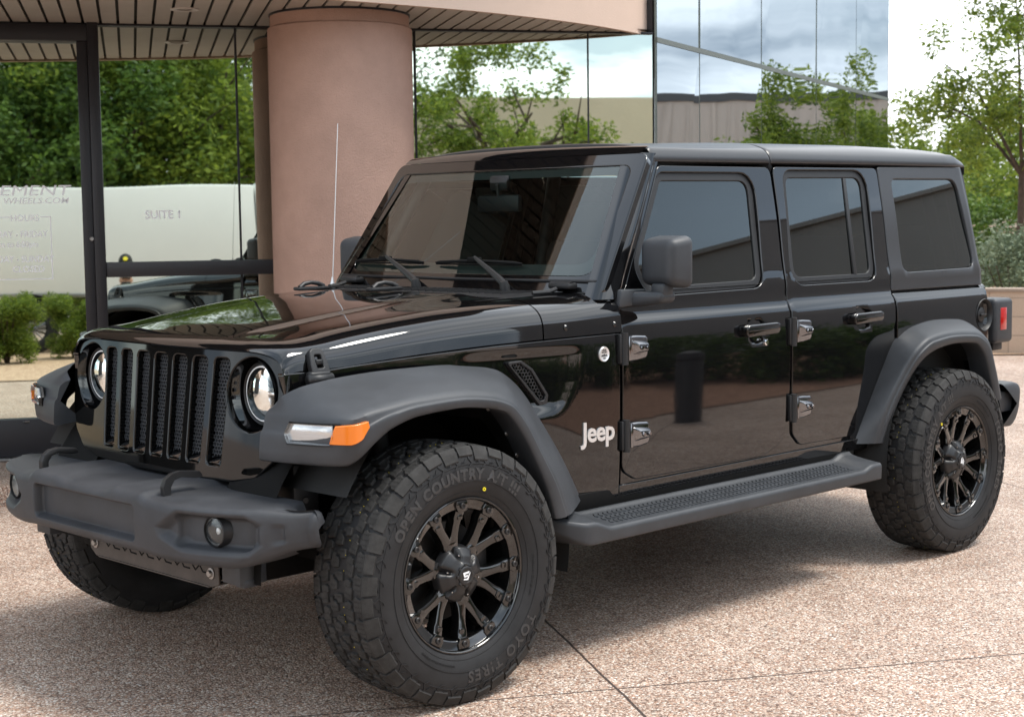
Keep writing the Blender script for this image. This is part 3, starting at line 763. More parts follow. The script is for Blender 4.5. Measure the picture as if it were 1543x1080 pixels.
for y in (.225, -.462):
    q = MB(); q.lathe([(0, .012), (.009, .012), (.011, .009), (.011, .004), (.018, .003), (.018, 0)], (-.593, y, .436), (-1, 0, 0), 12); q.build('bolt', STEEL, sk)
q = MB(); q.box((-.55, -.575, .462), (.10, .095, .085), .006); q.box((-.56, -.60, .425), (.06, .05, .03), .01); q.build('frame_horn', TRIM, car)
q = MB(); q.box((-.55, .575, .462), (.10, .095, .085), .006); q.build('frame_horn', TRIM, car)

# ---- fender flares
def flare(st, n=110):
    """stations: inner edge on the body, outer crease, lip (all x,y,z) and outward direction (x,y); swept smoothly"""
    T_ = [0]
    for i in range(1, len(st)): T_.append(T_[-1]+max(.02, math.dist(st[i][1], st[i-1][1])*.6+math.dist(st[i][0], st[i-1][0])*.4))
    cv = [[pchip(T_, [s[k][c] for s in st]) for c in range(3)] for k in range(3)]; bd = [pchip(T_, [s[3][c] for s in st]) for c in range(2)]
    TT = [0, .22, .40, .50, .56, .62, .66, .70, .82, .88, .94, 1]
    def ev(u, t):
        I, O, Lw = [Vector([f(u) for f in cv[k]]) for k in range(3)]; B = Vector((bd[0](u), bd[1](u), 0)).normalized()
        up_ = (O-Lw).normalized()
        K = [I, I.lerp(O, .45)+up_*.005, I.lerp(O, .86)+up_*.003, O.lerp(I, .07)+up_*.001, O-up_*.006, O.lerp(Lw, .30)+B*.004, O.lerp(Lw, .36)+B*.011, O.lerp(Lw, .50)+B*.012, O.lerp(Lw, .92)+B*.008, Lw-B*.004, Lw-B*.05+up_*.004, Lw-B*.10+up_*.012]
        return tuple(pchip(TT, [k[c] for k in K])(t) for c in range(3))
    us = lin(0, T_[-1], n); ts = [0, .12, .25, .34, .42, .46, .49, .52, .55, .58, .61, .63, .65, .67, .69, .72, .76, .82, .85, .88, .91, .94, 1]
    mb = MB(); mb.grid(ev, us, ts)
    for u, fl in ((0, 0), (T_[-1], 1)):
        loop = [ev(u, t) for t in ts]; c = tuple(sum((Vector(p) for p in loop), Vector())/len(loop)); n0 = len(loop)
        mb.add(loop+[c], [((i, i+1, n0) if fl else (i+1, i, n0)) for i in range(n0-1)], None, 0, False)
    return mb, ev, T_
def bodyI(x, z): return (x, -(W(max(x, -.42), z)-.010), z)
SD = (0, -1)
fst = [((-.452, -.612, .950), (-.492, -.622, .926), (-.512, -.622, .790), (-1, -.1)),
       ((-.448, -.640, .975), (-.484, -.700, .926), (-.500, -.700, .790), (-1, -.15)),
       ((-.425, -.655, .992), (-.468, -.790, .926), (-.474, -.790, .790), (-1, -.25)),
       ((-.400, -.670, 1.004), (-.447, -.868, .927), (-.446, -.872, .790), (-1, -.5)),
       ((-.370, -.680, 1.012), (-.420, -.918, .929), (-.418, -.914, .792), (-.8, -.8)),
       ((-.335, -.688, 1.018), (-.390, -.936, .933), (-.386, -.928, .806), (-.35, -1)),
       ((-.290, -.694, 1.024), (-.345, -.940, .943), (-.335, -.938, .848), SD),
       ((-.215, -.700, 1.030), (-.275, -.942, .953), (-.265, -.942, .890), SD),
       ((-.10, -.712, 1.036), (-.160, -.942, .965), (-.155, -.942, .916), SD),
       ((.06, -.728, 1.038), (.00, -.942, .968), (0, -.942, .924), SD),
       (bodyI(.23, 1.028), (.13, -.942, .957), (.105, -.942, .915), SD),
       (bodyI(.37, 1.004), (.235, -.941, .926), (.200, -.941, .893), SD),
       (bodyI(.455, .950), (.300, -.940, .866), (.262, -.940, .836), SD),
       (bodyI(.545, .840), (.370, -.940, .760), (.325, -.940, .742), SD),
       (bodyI(.665, .660), (.455, -.940, .630), (.390, -.940, .618), SD),
       (bodyI(.745, .522), (.505, -.938, .520), (.428, -.938, .518), SD)]
mb, ev, T_ = flare(fst, 130)
ffl = mb.build('fender_flare', TRIM, car, angle=40)
# lamps set in the flare face
def onface(u, z, d=0):
    y = .63+(.925-.63)*u
    x = pchip([.622, .70, .79, .868, .914], [-.505, -.495, -.474, -.449, -.421])(y)
    return (x-.010-d, -y, z)
q = MB(); panel(q, fillet([(.36, .850), (.95, .850), (.95, .918), (.40, .918), (.34, .884)], .010, 3), [], lambda u, v: onface(u, v, -.0065), -1, r=.002, depth=.01, grid=.02); q.build('lamp_recess_shade', DARK, ffl)  # dark panel round the lamp paints in the shade of a recess
q = MB(); o_ = fillet([(.39, .858), (.86, .858), (.90, .880), (.885, .912), (.42, .912), (.37, .884)], .008, 3)
panel(q, o_, [], lambda u, v: onface(u, v, -.002+.004*math.sin(math.pi*(v-.858)/.056)), -1, r=.003, depth=.014, grid=.02); q.build('marker_lamp', CLEARL, ffl)
q = MB()
def ambS(u, v):
    P = [(-.463, -.888), (-.448, -.912), (-.430, -.936), (-.404, -.951), (-.385, -.955), (-.360, -.956)]; T0 = [0, .20, .38, .55, .75, 1]
    return (pchip(T0, [p[0] for p in P])(u), pchip(T0, [p[1] for p in P])(u), v)
panel(q, fillet([(.02, .858), (.45, .856), (.74, .870), (1.0, .904), (.95, .922), (.55, .916), (.16, .912), (.08, .886)], .006, 2), [], ambS, 1, r=.003, depth=.016, grid=.02)
q.build('turn_signal', AMBER, ffl)
rst = [((2.425, -.775, .530), (2.500, -.850, .530), (2.570, -.848, .528), SD),
       ((2.490, -.785, .630), (2.525, -.868, .640), (2.592, -.866, .630), SD),
       ((2.630, -.790, .830), (2.628, -.905, .830), (2.690, -.902, .812), SD),
       ((2.745, -.790, .965), (2.690, -.930, .918), (2.745, -.928, .880), SD),
       ((2.880, -.790, 1.012), (2.785, -.941, .968), (2.835, -.941, .916), SD),
       ((3.060, -.790, 1.030), (2.960, -.942, .982), (2.985, -.942, .930), SD),
       ((3.260, -.790, 1.022), (3.160, -.942, .972), (3.150, -.942, .922), SD),
       ((3.430, -.785, .975), (3.290, -.941, .922), (3.240, -.941, .872), SD),
       ((3.530, -.780, .880), (3.365, -.940, .790), (3.300, -.940, .760), SD),
       ((3.585, -.775, .730), (3.425, -.938, .650), (3.345, -.938, .640), SD)]
mb, ev2, T2 = flare(rst)
rfl = mb.build('fender_flare', TRIM, car, angle=40)
# rivets inside the front flare lip
for f_ in (.44, .54, .64, .73, .80, .87, .94):
    q = MB(); p = Vector(ev(T_[-1]*f_, .985)); q.lathe([(0, .004), (.006, .004), (.008, 0)], p, (0, -1, 0), 10); q.build('flare_rivet', STEEL, ffl)
# fender vent
q = MB()
vo = [(.402, 1.020), (.470, 1.024), (.520, .995), (.585, .900), (.596, .872), (.578, .858)]
vo2 = fillet([(.412, 1.024), (.474, 1.027), (.522, .995), (.586, .902), (.580, .872), (.548, .868)], .008, 3)
vi = fillet([(.428, 1.015), (.468, 1.018), (.512, .989), (.572, .902), (.567, .886), (.552, .884)], .005, 2)
panel(q, vo2, [vi], lambda x, z: (x, -W(x, z)-.001, z), 1, r=.003, depth=.03, grid=.03)
vn = q.build('fender_vent', DARK, car)
q = MB(); hexmesh(q, lambda u, v, d: (u, -W(u, v)+.002+d, v), .42, .60, .85, 1.03, .0135, .002, .005, lambda u, v: inpoly(u, v, vi) and inpoly(u+.006, v, vi) and inpoly(u-.006, v, vi)); q.build('vent_mesh', DARK, vn)
# badges
q = MB()
def bpl(x, y, h, cx=.806, cz=.723): return (cx+x, -W(cx+x, cz+y)-.0005-h, cz+y)
textmesh(q, 'Jeep', .098, lambda x, y, h: bpl(x*.95, y, h), depth=.005, spacing=.95, bold=.0022)
q.build('nameplate', BADGE, car)
q = MB(); cx, cz = .836, 1.026; yb = -W(cx, cz)
q.lathe([(0, .003), (.0225, .003), (.0250, .0045), (.0265, .003), (.0265, -.001)], (cx, yb, cz), (0, -1, 0), 36)
rb = q.build('round_badge', BADGE, car)
q = MB(); Pm = lambda x, y, h: (cx+x, yb-.0032-h, cz+y)
textmesh(q, 'TRAIL', .0085, lambda x, y, h: Pm(x, y+.0115, h), .0006, bold=.0002); textmesh(q, 'RATED', .0085, lambda x, y, h: Pm(x, y+.004, h), .0006, bold=.0002); textmesh(q, '4X4', .007, lambda x, y, h: Pm(x, y-.0165, h), .0006, bold=.0002)
mt = [(-.017, -.0075), (-.011, -.001), (-.008, -.005), (-.001, .002), (.004, -.005), (.008, 0), (.017, -.0075)]
q.prism(mt, (cx, yb-.0031, cz), (1, 0, 0), (0, 0, 1), (0, -1, 0), .0007); q.build('badge_print', DARK, rb)
# fuel filler
q = MB(); c = Vector((3.497, -W(3.497, 1.026)+.03, 1.026)); q.lathe([(0, 0), (.05, 0), (.064, .006), (.068, .026), (.074, .034), (.076, .030)], c, (0, -1, 0), 40)
q.lathe([(0, .022), (.026, .021), (.034, .016), (.036, 0)], c, (0, -1, 0), 32); q.box(c+Vector((0, -.024, 0)), (.05, .014, .012), .004)
q.build('fuel_filler', DARK, car)

q = MB(); panel(q, [(.93, .50), (2.74, .50), (2.74, 1.20), (.93, 1.20)], [], lambda x, z: (x, -W(x, z)+.010, z), 1, r=.001, depth=.02, grid=.06)
jamb = q.build('door_jamb', PAINT, car)
q = MB(); q.grid(lambda x, z: (x, -.715, z), [.95, 2.2, 3.58], [.55, 1.235]); q.grid(lambda x, k: (x, -.715-.045*k, 1.235), [.95, 2.2, 3.58], [0, 1])
trimo = q.build('door_trim', DASH, car, angle=0)
# ---- hardtop and roof
q = MB()
hw = fillet([(2.855, 1.246), (2.900, 1.658), (3.462, 1.662), (3.486, 1.252)], [.045, .04, .06, .06])
def hS(x, z): return (x, -W(x, z)+.0+.07*sstep(3.50, 3.615, x+.0*(z))**2, z)
panel(q, fillet([(2.742, 1.168), (2.808, 1.712), (3.594, 1.722), (3.612, 1.50), (3.604, 1.165)], [.01, .02, .03, .3, .01]), [hw], hS, 1, r=.005, depth=.03, grid=.03, holedepth=.016)
hard = q.build('quarter_panel', ROOFM, car)
g = MB(); panel(g, [(p[0], p[1]) for p in hw], [], lambda x, z: (x, -WG(z)+.010, z), 1, r=.0005, depth=.004, grid=.05); g.build('quarter_window', SIDEGLASS, hard)
def rsec(x, t, sgn=-1):
    zs = ip(x, [1.25, 2.0, 2.8, 3.6], [1.712, 1.718, 1.722, 1.724]); zt = ip(x, [1.25, 1.45, 2.0, 2.8, 3.3, 3.6], [1.772, 1.778, 1.795, 1.804, 1.800, 1.788])
    P = [(.640, zs-.008), (.655, zs), (.656, zs+.010), (.648, zs+.032), (.630, zs+.052), (.600, zt-.012), (.555, zt), (.45, zt+.010), (.25, zt+.018), (0, zt+.020)]
    TT = [0, .06, .12, .22, .32, .42, .52, .68, .85, 1]
    y = pchip(TT, [p[0] for p in P])(t); z = pchip(TT, [p[1] for p in P])(t)
    return y, z
def roofpiece(x0, x1, name, front=0, rear=0):
    mb = MB(); us = [x0, x0+.004, x0+.012]+lin(x0+.03, x1-.03, 16)+[x1-.012, x1-.004, x1]
    def fn(x, t, s):
        y, z = rsec(x, t); d = 0
        if x-x0 < .012: d = .006*(1-(x-x0)/.012)**2
        if x1-x < .012: d = .006*(1-(x1-x)/.012)**2
        if rear: 
            k = sstep(x1-.16, x1, x); z = 1.722+(z-1.722)*(1-.45*k*k) if z > 1.722 else z; y -= .03*k*k*(1-t*0)
        if front:
            pass
        xx = x-(front*.035*(1-(y/.7)**2) if x < x0+.2 else 0)
        return (xx, y*s, z-d)
    ts = lin(0, 1, 40)
    mb.grid(lambda x, t: fn(x, t, -1), us, ts, flip=True); mb.grid(lambda x, t: fn(x, t, 1), us, ts)
    for (xe, fl) in ((x0, 1), (x1, 0)):
        for s in (-1, 1):
            mb.grid(lambda t, k: (fn(xe, t, s)[0]+.002*k*(1 if fl else -1), fn(xe, t, s)[1], fn(xe, t, s)[2]-.03*k), ts, [0, 1], flip=bool(fl) ^ (s > 0) ^ True)
    return mb.build(name, ROOFM, car, angle=40)
roofpiece(1.268, 2.004, 'roof_panel', front=1)
roofpiece(2.010, 3.612, 'roof_panel', rear=1)
# rear face: tailgate, rear glass, bumper, lamps, spare
q = MB()
panel(q, fillet([(-.735, .50), (.735, .50), (.735, 1.165), (-.735, 1.165)], .03), [], lambda u, v: (3.640, u, v), 1, r=.01, depth=.06, grid=.1)
q.box((3.58, 0, .83), (.09, 1.45, .62), .03); tg_ = q.build('tailgate', PAINT, car)
q = MB(); panel(q, fillet([(-.72, 1.17), (.72, 1.17), (.61, 1.735), (-.61, 1.735)], .05), [fillet([(-.60, 1.25), (.60, 1.25), (.53, 1.64), (-.53, 1.64)], .05)], lambda u, v: (3.640-(v-1.17)*.04, u, v), 1, r=.01, depth=.04, grid=.06)
q.build('rear_frame', ROOFM, car)
q = MB(); q.add([(3.62, -.61, 1.24), (3.62, .61, 1.24), (3.60, .54, 1.65), (3.60, -.54, 1.65)], [(0, 1, 2, 3)]); q.build('rear_window', SIDEGLASS, car)
q = MB()
def rbS(y, t):
    ay = abs(y); xb = 3.93-.10*sstep(.45, .80, ay)-.05*sstep(.78, .86, ay)
    K = [(3.62, .690), (xb-.07, .690), (xb-.02, .680), (xb, .655), (xb-.008, .58), (xb-.05, .50), (xb-.09, .480), (3.62, .485)]; TT = [0, .25, .36, .44, .62, .80, .86, 1]
    return (pchip(TT, [k[0] for k in K])(t), y, pchip(TT, [k[1] for k in K])(t))
def rbF(y, t):
    if abs(y) <= .83: return rbS(y, t)
    p = rbS(.83, t); k = (abs(y)-.83)/.02; f = math.sqrt(max(0, 1-k*k)); return (3.74+(p[0]-3.74)*f, y, .588+(p[2]-.588)*f)
yy = [-.85, -.8495, -.848, -.845, -.84, -.835]+lin(-.83, .83, 60)+[.835, .84, .845, .848, .8495, .85]; tt = lin(0, 1, 36); q.grid(rbF, yy, tt)
for s in (-.83, .83):
    q.box((3.68, s*.965, .60), (.14, .04, .10), .01)
q.build('rear_bumper', TRIM, car, angle=40)
def tail(sgn):
    q = MB(); q.box((3.735, .715*sgn, .985), (.175, .135, .215), .022, seg=4); o = q.build('tail_lamp', TRIM, car)
    q = MB(); q.box((3.722, (.715+.0625)*sgn, .995), (.062, .016, .110), .006); q.box((3.822, .715*sgn, .99), (.016, .10, .17), .006); q.build('tail_lamp_lens', REDL, o)
    q = MB(); q.box((3.74, .72*sgn, .865), (.09, .05, .05), .006); q.build('lamp_bracket', DARK, o)
    return o
tl1 = tail(-1)

# ---- side step
def stepS(x, t):
    e1 = sstep(.66, .46, x); e2 = sstep(2.30, 2.385, x); zr = .030*sstep(.70, .60, x)*(1-sstep(.55, .40, x)*.2)+.020*sstep(2.24, 2.32, x)
    yo = .962-.165*sstep(.585, .385, x)
    zt = .482+zr; zo = .452+zr*.9+.055*sstep(.585, .40, x)*.6; zb = .402+.085*sstep(.60, .40, x)
    K = [(.775, zt-.04), (.785, zt+.002), (.80, zt+.004), (.815, zt-.006), (yo-.03, zo+.006), (yo-.012, zo+.004), (yo-.002, zo-.010), (yo-.004, zb+.008), (yo-.016, zb), (.80, zb-.01), (.775, zb)]
    TT = [0, .08, .12, .18, .50, .56, .62, .80, .86, .98, 1]
    return (x, -pchip(TT, [k[0] for k in K])(t), pchip(TT, [k[1] for k in K])(t))
q = MB(); us3 = sorted(set(lin(.385, .72, 24)+lin(.72, 2.24, 22)+lin(2.24, 2.372, 12))); ts3 = lin(0, 1, 50); q.grid(stepS, us3, ts3, flip=False)
for x, fl in ((.385, 0), (2.372, 1)):
    lp = [stepS(x, t) for t in ts3]; n0 = len(lp); q.add(lp+[(x, -.86, .46)], [((i, i+1, n0) if fl else (i+1, i, n0)) for i in range(n0-1)], None, 0, False)
stepo = q.build('side_step', TRIM, car, angle=45)
q = MB()
nx = 62
for i in range(nx):
    x = .735+i*(2.23-.735)/nx
    for j, yy in enumerate(lin(.832, .922, 6)):
        s = 1 if j % 2 else -1; t = .18+(yy-.815)/(.932-.815)*.32
        z = stepS(x, t)[2]+.0022
        q.hexa([(x-.004, -yy-.0075, z-.004), (x+.004+.006*s, -yy-.0075+0, z-.004), (x+.004, -yy+.0075, z-.004), (x-.004-.006*s, -yy+.0075, z-.004),
                (x-.003, -yy-.006, z+.001), (x+.003+.006*s, -yy-.006, z+.001), (x+.003, -yy+.006, z+.001), (x-.003-.006*s, -yy+.006, z+.001)], 0)
q.build('step_tread', TRIM, stepo, angle=0)
q = MB()
for x in (.8, 1.5, 2.2): q.box((x, -.70, .45), (.05, .20, .03), .005)
q.build('step_bracket', DARK, stepo)

# ---- underbody, wheel wells, axles
q = MB()
q.box((1.55, 0, .50), (3.7, 1.42, .10)); q.box((1.55, -.765, .512), (1.75, .05, .06), .004); q.box((1.55, .765, .512), (1.75, .05, .06), .004)
for s in (-1, 1):
    q.box((1.5, .44*s, .44), (4.0, .08, .12), .01)
    for xc in (0.0, 3.008):
        o = (xc, 0, .42)
        pr = [(.56, .40*s), (.56, (.62 if xc == 0 else .755)*s)]
        q.lathe(pr, o, (0, 1, 0), 40, xdir=(1, 0, 0), a0=-math.pi, a1=0) if False else None
        V = []; F = []
        nn = 28
        y1 = .40; y2 = .66 if xc == 0 else .77
        for k in range(nn+1):
            a_ = math.pi*k/nn; r_ = .55; V += [(xc+r_*math.cos(a_), y1*s, .42+r_*math.sin(a_)*1.0), (xc+r_*math.cos(a_), y2*s, .42+r_*math.sin(a_)*1.0)]
        for k in range(nn): F.append((2*k, 2*k+1, 2*k+3, 2*k+2))
        q.add(V, F)
        q.box((xc+(.08 if xc == 0 else 0), .40*s, .72), ((.86 if xc == 0 else 1.1), .02, .60))
q.box((0.0, 0, .98), (.76, 1.16, .04)); q.box((.62, 0, .85), (.05, 1.30, .56)); q.box((2.40, 0, .85), (.05, 1.5, .56)); q.box((-.36, 0, .80), (.02, 1.1, .24))
q.box((3.05, 0, 1.02), (1.15, 1.50, .03)); q.box((1.5, 0, .54), (1.9, 1.52, .02))
q.build('underbody', BLACKM, car)
def arch(xc, y1, y2, s):
    q = MB(); n_ = 30
    def fn(k, y):
        a_ = math.radians(-12+(162 if xc == 0 else 204)*k); r_ = .535 if xc == 0 else .53
        return (xc+(.02 if xc == 0 else 0)+r_*math.cos(a_)*(1.0 if math.cos(a_) > 0 else .90), y*s, .425+r_*math.sin(a_)+.012*math.sin(12*a_)*.3)
    q.grid(fn, lin(0, 1, 40), lin(y1, y2, 3)); return q.build('wheel_arch', mat('arch_liner', (.012, .012, .012), .75, bump=(200, .4, .002)), car)
for s in (-1, 1):
    arch(0, .42, .885, s); arch(3.008, .42, .885, s)
for xc in (0, 3.008):
    q = MB(); q.tube([(xc, -.74, .409), (xc, .74, .409)], .045, 16); q.lathe([(0, -.13), (.09, -.10), (.13, 0), (.09, .10), (0, .13)], (xc, .15, .409), (1, 0, 0), 20)
    q.tube([(xc-.10, -.70, .39), (xc-.10, .70, .39)], .02, 10); 
    for s in (-1, 1): q.tube([(xc+.06, .55*s, .42), (xc+.04, .50*s, .86)], [.035, .030], 12); q.box((xc, .66*s, .409), (.12, .10, .20), .02)
    q.build('axle', mat('grimy_metal', (.02, .019, .018), .7, bump=(120, .3, .002)), car)
# ---- bolts on the frame behind the bumper
q = MB()
for (z) in (.70, .645): q.lathe([(0, .012), (.009, .012), (.012, .006), (.012, 0)], (-.335, -.60, z), (-.4, -1, 0), 10)
q.box((-.33, -.56, .68), (.10, .09, .16), .01); q.build('frame_bracket', DARK, car)
# ---- antenna
q = MB(); q.tube([(.748, .62, 1.235), (.794, .62, 1.90)], [.0022, .0016], 6); q.lathe([(.012, 0), (.011, .02), (.006, .035), (.004, .05)], (.747, .62, 1.225), (.03, 0, 1), 12); q.build('antenna', mat('antenna_steel', (.6, .6, .6), .35, metal=.6), car)

# ---- interior
q = MB()
q.grid(lambda u, v: (1.02+.28*v, u, 1.16-.03*v+.03*math.sin(v*3)-(.0 if v < .9 else .03)), lin(-.68, .68, 12), lin(-.45, 1, 10))
q.box((1.30, 0, 1.02), (.08, 1.36, .26), .04); q.box((1.22, -.36, 1.17), (.14, .34, .07), .03)
dash = q.build('dashboard', DASH, car)
q = MB(); O = Vector((1.43, -.36, 1.14)); ax = Vector((1, 0, .38)).normalized()
bm = bmesh.new(); R0 = .185
x_ = Vector((0, 1, 0)); y_ = ax.cross(x_)
q.tube([O+(x_*math.cos(t)+y_*math.sin(t))*R0 for t in lin(0, 2*math.pi, 33)], .016, 10)
q.box(O+ax*-.03, (.05, .14, .10), .02)
for t in (0, math.pi, -math.pi/2*1): q.tube([O-ax*.02, O+(x_*math.cos(t)+y_*math.sin(t))*R0], .014, 8)
q.tube([O, O-ax*.22], .03, 10); q.build('steering_wheel', DARK, car)
for (x, y) in ((1.72, -.36), (1.72, .36)):
    q = MB(); q.box((x-.02, y, .86), (.52, .50, .16), .05); q.box((x+.27, y, 1.13), (.15, .48, .56), .06, rot=Matrix.Rotation(.2, 3, 'Y')); q.box((x+.345, y, 1.48), (.10, .26, .18), .04); q.tube([(x+.33, y-.06, 1.35), (x+.34, y-.06, 1.45)], .008, 6); q.tube([(x+.33, y+.06, 1.35), (x+.34, y+.06, 1.45)], .008, 6)
    q.build('seat', SEAT, car)
q = MB(); q.box((2.72, 0, .90), (.50, 1.25, .16), .05); q.box((2.98, 0, 1.16), (.14, 1.25, .50), .06, rot=Matrix.Rotation(.2, 3, 'Y'))
for y in (-.42, .0, .42): q.box((3.06, y, 1.46), (.09, .24, .15), .04)
q.build('seat', SEAT, car)
q = MB()
for s in (-1, 1):
    q.tube([(1.27, .60*s, 1.70), (1.60, .595*s, 1.73), (2.05, .59*s, 1.74), (2.85, .59*s, 1.73), (3.30, .60*s, 1.62), (3.45, .62*s, 1.20)], .030, 12); q.tube([(2.05, .59*s, 1.74), (2.03, .68*s, 1.25), (2.0, .70*s, .8)], .032, 12)
    q.tube([(1.27, .60*s, 1.70), (1.16, .64*s, 1.50), (1.03, .69*s, 1.27)], .026, 12)
q.tube([(2.05, -.59, 1.74), (2.05, .59, 1.74)], .030, 12); q.tube([(2.85, -.59, 1.73), (2.85, .59, 1.73)], .030, 12)
q.build('sport_bar', DASH, car)
q = MB(); q.grid(lambda x, y: (x, y, rsec(x, .52)[1]-.028), lin(1.28, 3.55, 10), lin(-.58, .58, 6)); q.build('headliner', HEADL, car)
q = MB(); p = Vector(ws(0, .36, -.06)); q.box(p, (.03, .24, .07), .014); q.tube([p, Vector(ws(0, .42, -.01))], .010, 8); q.box(ws(0, .43, -.02), (.03, .10, .06), .01); q.build('rear_view_mirror', DARK, car)

# mirrored halves
for o in (fdoor, rdoor, fg, mhouse, ffl, rfl, hard, stepo, tl1, h1, hl1, vn, jamb, trimo): mirror_copy(o, car)
mirror_copy(l1, hoodo)
for nm in ('body_side', 'cowl_side'):
    mirror_copy(bpy.data.objects[nm], car)
# ================================================================== wheels
RT = .409
def make_tyre():
    q = MB(); w0 = .0
    prof = [(.236, -.112), (.243, -.118), (.250, -.122), (.275, -.136), (.310, -.142), (.345, -.139), (.372, -.131), (.388, -.124), (.397, -.112), (.3985, -.09), (.3995, 0), (.3985, .09), (.397, .112), (.388, .124), (.372, .131), (.345, .139), (.310, .142), (.275, .136), (.250, .122), (.243, .118), (.236, .112)]
    q.lathe(prof, (0, 0, 0), (0, 1, 0), 96, xdir=(1, 0, 0))
    return q.build('tyre', RUBBER, wheel, angle=50)
def tread_mesh():
    q = MB(); rnd = random.Random(5); NP = 38; C_ = 2*math.pi*RT; pa = C_/NP
    def top(w): return RT-.0015-.0045*(abs(w)/.115)**2.5
    def block(P, h=.0105, ins=.0028, wrap=None):
        c0 = sum(p[0] for p in P)/len(P); c1 = sum(p[1] for p in P)/len(P); P = [(c0+(a-c0)*.955, c1+(b-c1)*.955) for a, b in P]
        n = len(P); cxm = sum(p[0] for p in P)/n; cwm = sum(p[1] for p in P)/n
        A = []; B = []; Cc = []
        for (a_, w) in P:
            da = a_-cxm; dw = w-cwm; l = math.hypot(da, dw); k = max(0, 1-ins/l)
            for arr, kk, rr in ((A, 1, top(w)-h), (B, 1-(1-k)*.35, top(w)-.002), (Cc, k, top(w))):
                aa = cxm+da*kk; ww = cwm+dw*kk; th = aa/RT
                arr.append((rr*math.cos(th), ww, rr*math.sin(th)))
        F = [tuple(2*n+i for i in range(n))]
        for i in range(n):
            j = (i+1) % n; F.append((i, j, n+j, n+i)); F.append((n+i, n+j, 2*n+j, 2*n+i))
        q.add(A+B+Cc, F, None, 0, False)
    for i in range(NP):
        a0 = i*pa
        for s in (-1, 1):
            o = a0+(pa/2 if s > 0 else 0); j = .92+.14*rnd.random()
            # shoulder lug: long block that wraps on to the sidewall
            g = .0042
            P = [(g, .083), (pa-g-.012, .080), (pa-g-.008, .092), (pa-g, .098), (pa-g, .1165), (g+.002, .1165), (g, .100), (g-.006, .094)]
            block([(o+x, s*w) for x, w in (P if s > 0 else P[::-1])])
            th0 = (o+g)/RT; th1 = (o+pa-g)/RT; V = []
            long_ = i % 2 == 0
            r2 = .358 if long_ else .372
            for th in (th0, th1):
                for (r_, w) in ((top(.116), .1165), (.400, .1215), (.390, .1275), (r2+.006, .1352 if not long_ else .1385), (r2, .1320 if not long_ else .1365)):
                    V.append((r_*math.cos(th), s*w, r_*math.sin(th)))
            F = [(k, k+1, 5+k+1, 5+k) for k in range(4)]
            # side faces
            V2 = []
            for th in (th0, th1):
                for (r_, w) in ((.392, .112), (.386, .1205), (.376, .1245), (r2, .130)):
                    V2.append((r_*math.cos(th), s*w, r_*math.sin(th)))
            V += V2
            F += [(0, 10, 11, 1), (1, 11, 12, 2), (2, 12, 13, 3), (5, 6, 15, 14), (6, 7, 16, 15), (7, 8, 17, 16)]
            q.add(V, F, None, 0, False)
            # intermediate row
            P = [(.002, .041), (.020, .036), (.026, .043), (pa-.010, .040), (pa-.006, .054), (pa-.003, .074), (.030, .077), (.024, .069), (.006, .071), (-.002, .056)]
            P = [(x+.003, w) for x, w in P]
            block([(o+x+pa*.25, s*w) for x, w in (P if s > 0 else P[::-1])])
        # centre rib: two interlocking S blocks
        P = [(.003, -.030), (.030, -.032), (.034, -.010), (.022, -.004), (.022, .008), (.010, .010), (.002, -.004)]
        block([(a0+x, w) for x, w in P])
        P = [(.030, .004), (.040, -.006), (pa-.006, -.006), (pa-.002, .012), (pa-.006, .031), (.018, .030), (.016, .017), (.028, .014)]
        block([(a0+x, w) for x, w in P])
    return q
def sipes():
    q = MB(); NP = 38; pa = 2*math.pi*RT/NP
    def top(w): return RT-.0015-.0045*(abs(w)/.115)**2.5+.0004
    def zig(pts, wd=.0011):
        V = []
        for i, (a_, w) in enumerate(pts):
            t = Vector(pts[min(i+1, len(pts)-1)])-Vector(pts[max(i-1, 0)]); n_ = Vector((-t.y, t.x)).normalized()*wd/2
            for s in (-1, 1):
                aa = (a_+n_.x*s)/RT; ww = w+n_.y*s; V.append((top(ww)*math.cos(aa), ww, top(ww)*math.sin(aa)))
        q.add(V, [(2*i, 2*i+1, 2*i+3, 2*i+2) for i in range(len(pts)-1)], None, 0, False)
    for i in range(NP):
        a0 = i*pa
        for s in (-1, 1):
            o = a0+(pa/2 if s > 0 else 0)
            for f in (.24, .48, .72): zig([(o+pa*f+(.0022 if k % 2 else -.0022), s*(.0875+.0042*k)) for k in range(7)])
            o += pa*.25+.003
            for f in (.30, .62): zig([(o+pa*f+(.002 if k % 2 else -.002)+.0012*k, s*(.0455+.0042*k)) for k in range(7)])
        zig([(a0+.012+(.002 if k % 2 else -.002), -.027+.0045*k) for k in range(6)]); zig([(a0+pa*.72+(.002 if k % 2 else -.002), .0+.0045*k) for k in range(6)])
    return q
def side_text(mb, body, r, size, ang0, s, flipdir, depth=.0012, spacing=1.0, bold=.0012):
    """raised letters on the outer sidewall (local -Y), reading with their heads outwards"""
    w = .1405
    def place(x, y, h):
        a_ = ang0-x/(r+size*.35); rr = r+y
        ww = ip(rr, [.27, .31, .345, .372], [.136, .142, .139, .131])
        return (rr*math.cos(a_), -(ww+h+.0002), rr*math.sin(a_))
    textmesh(mb, body, size, place, depth, spacing, bold)
wheel = empty('wheel', (0, 0, 0))
tyre = make_tyre()
q = tread_mesh(); q.build('tread', RUBB2, wheel, angle=0)
sipes().build('tread_sipes', BLACKM, wheel, angle=0)
q = MB()
for i in range(38):
    for (w_, da) in ((.0385, .0), (.0405, .021), (.0375, .043)):
        if (i*7+int(da*1000)) % 5 > 1: continue
        th = (i*2*math.pi*RT/38+da)/RT; q.box((.4045*math.cos(th), w_-.07, .4045*math.sin(th)), (.0018, .0018, .0018))
q.build('paint_flecks', YELLOW, wheel, angle=0)
q = MB()
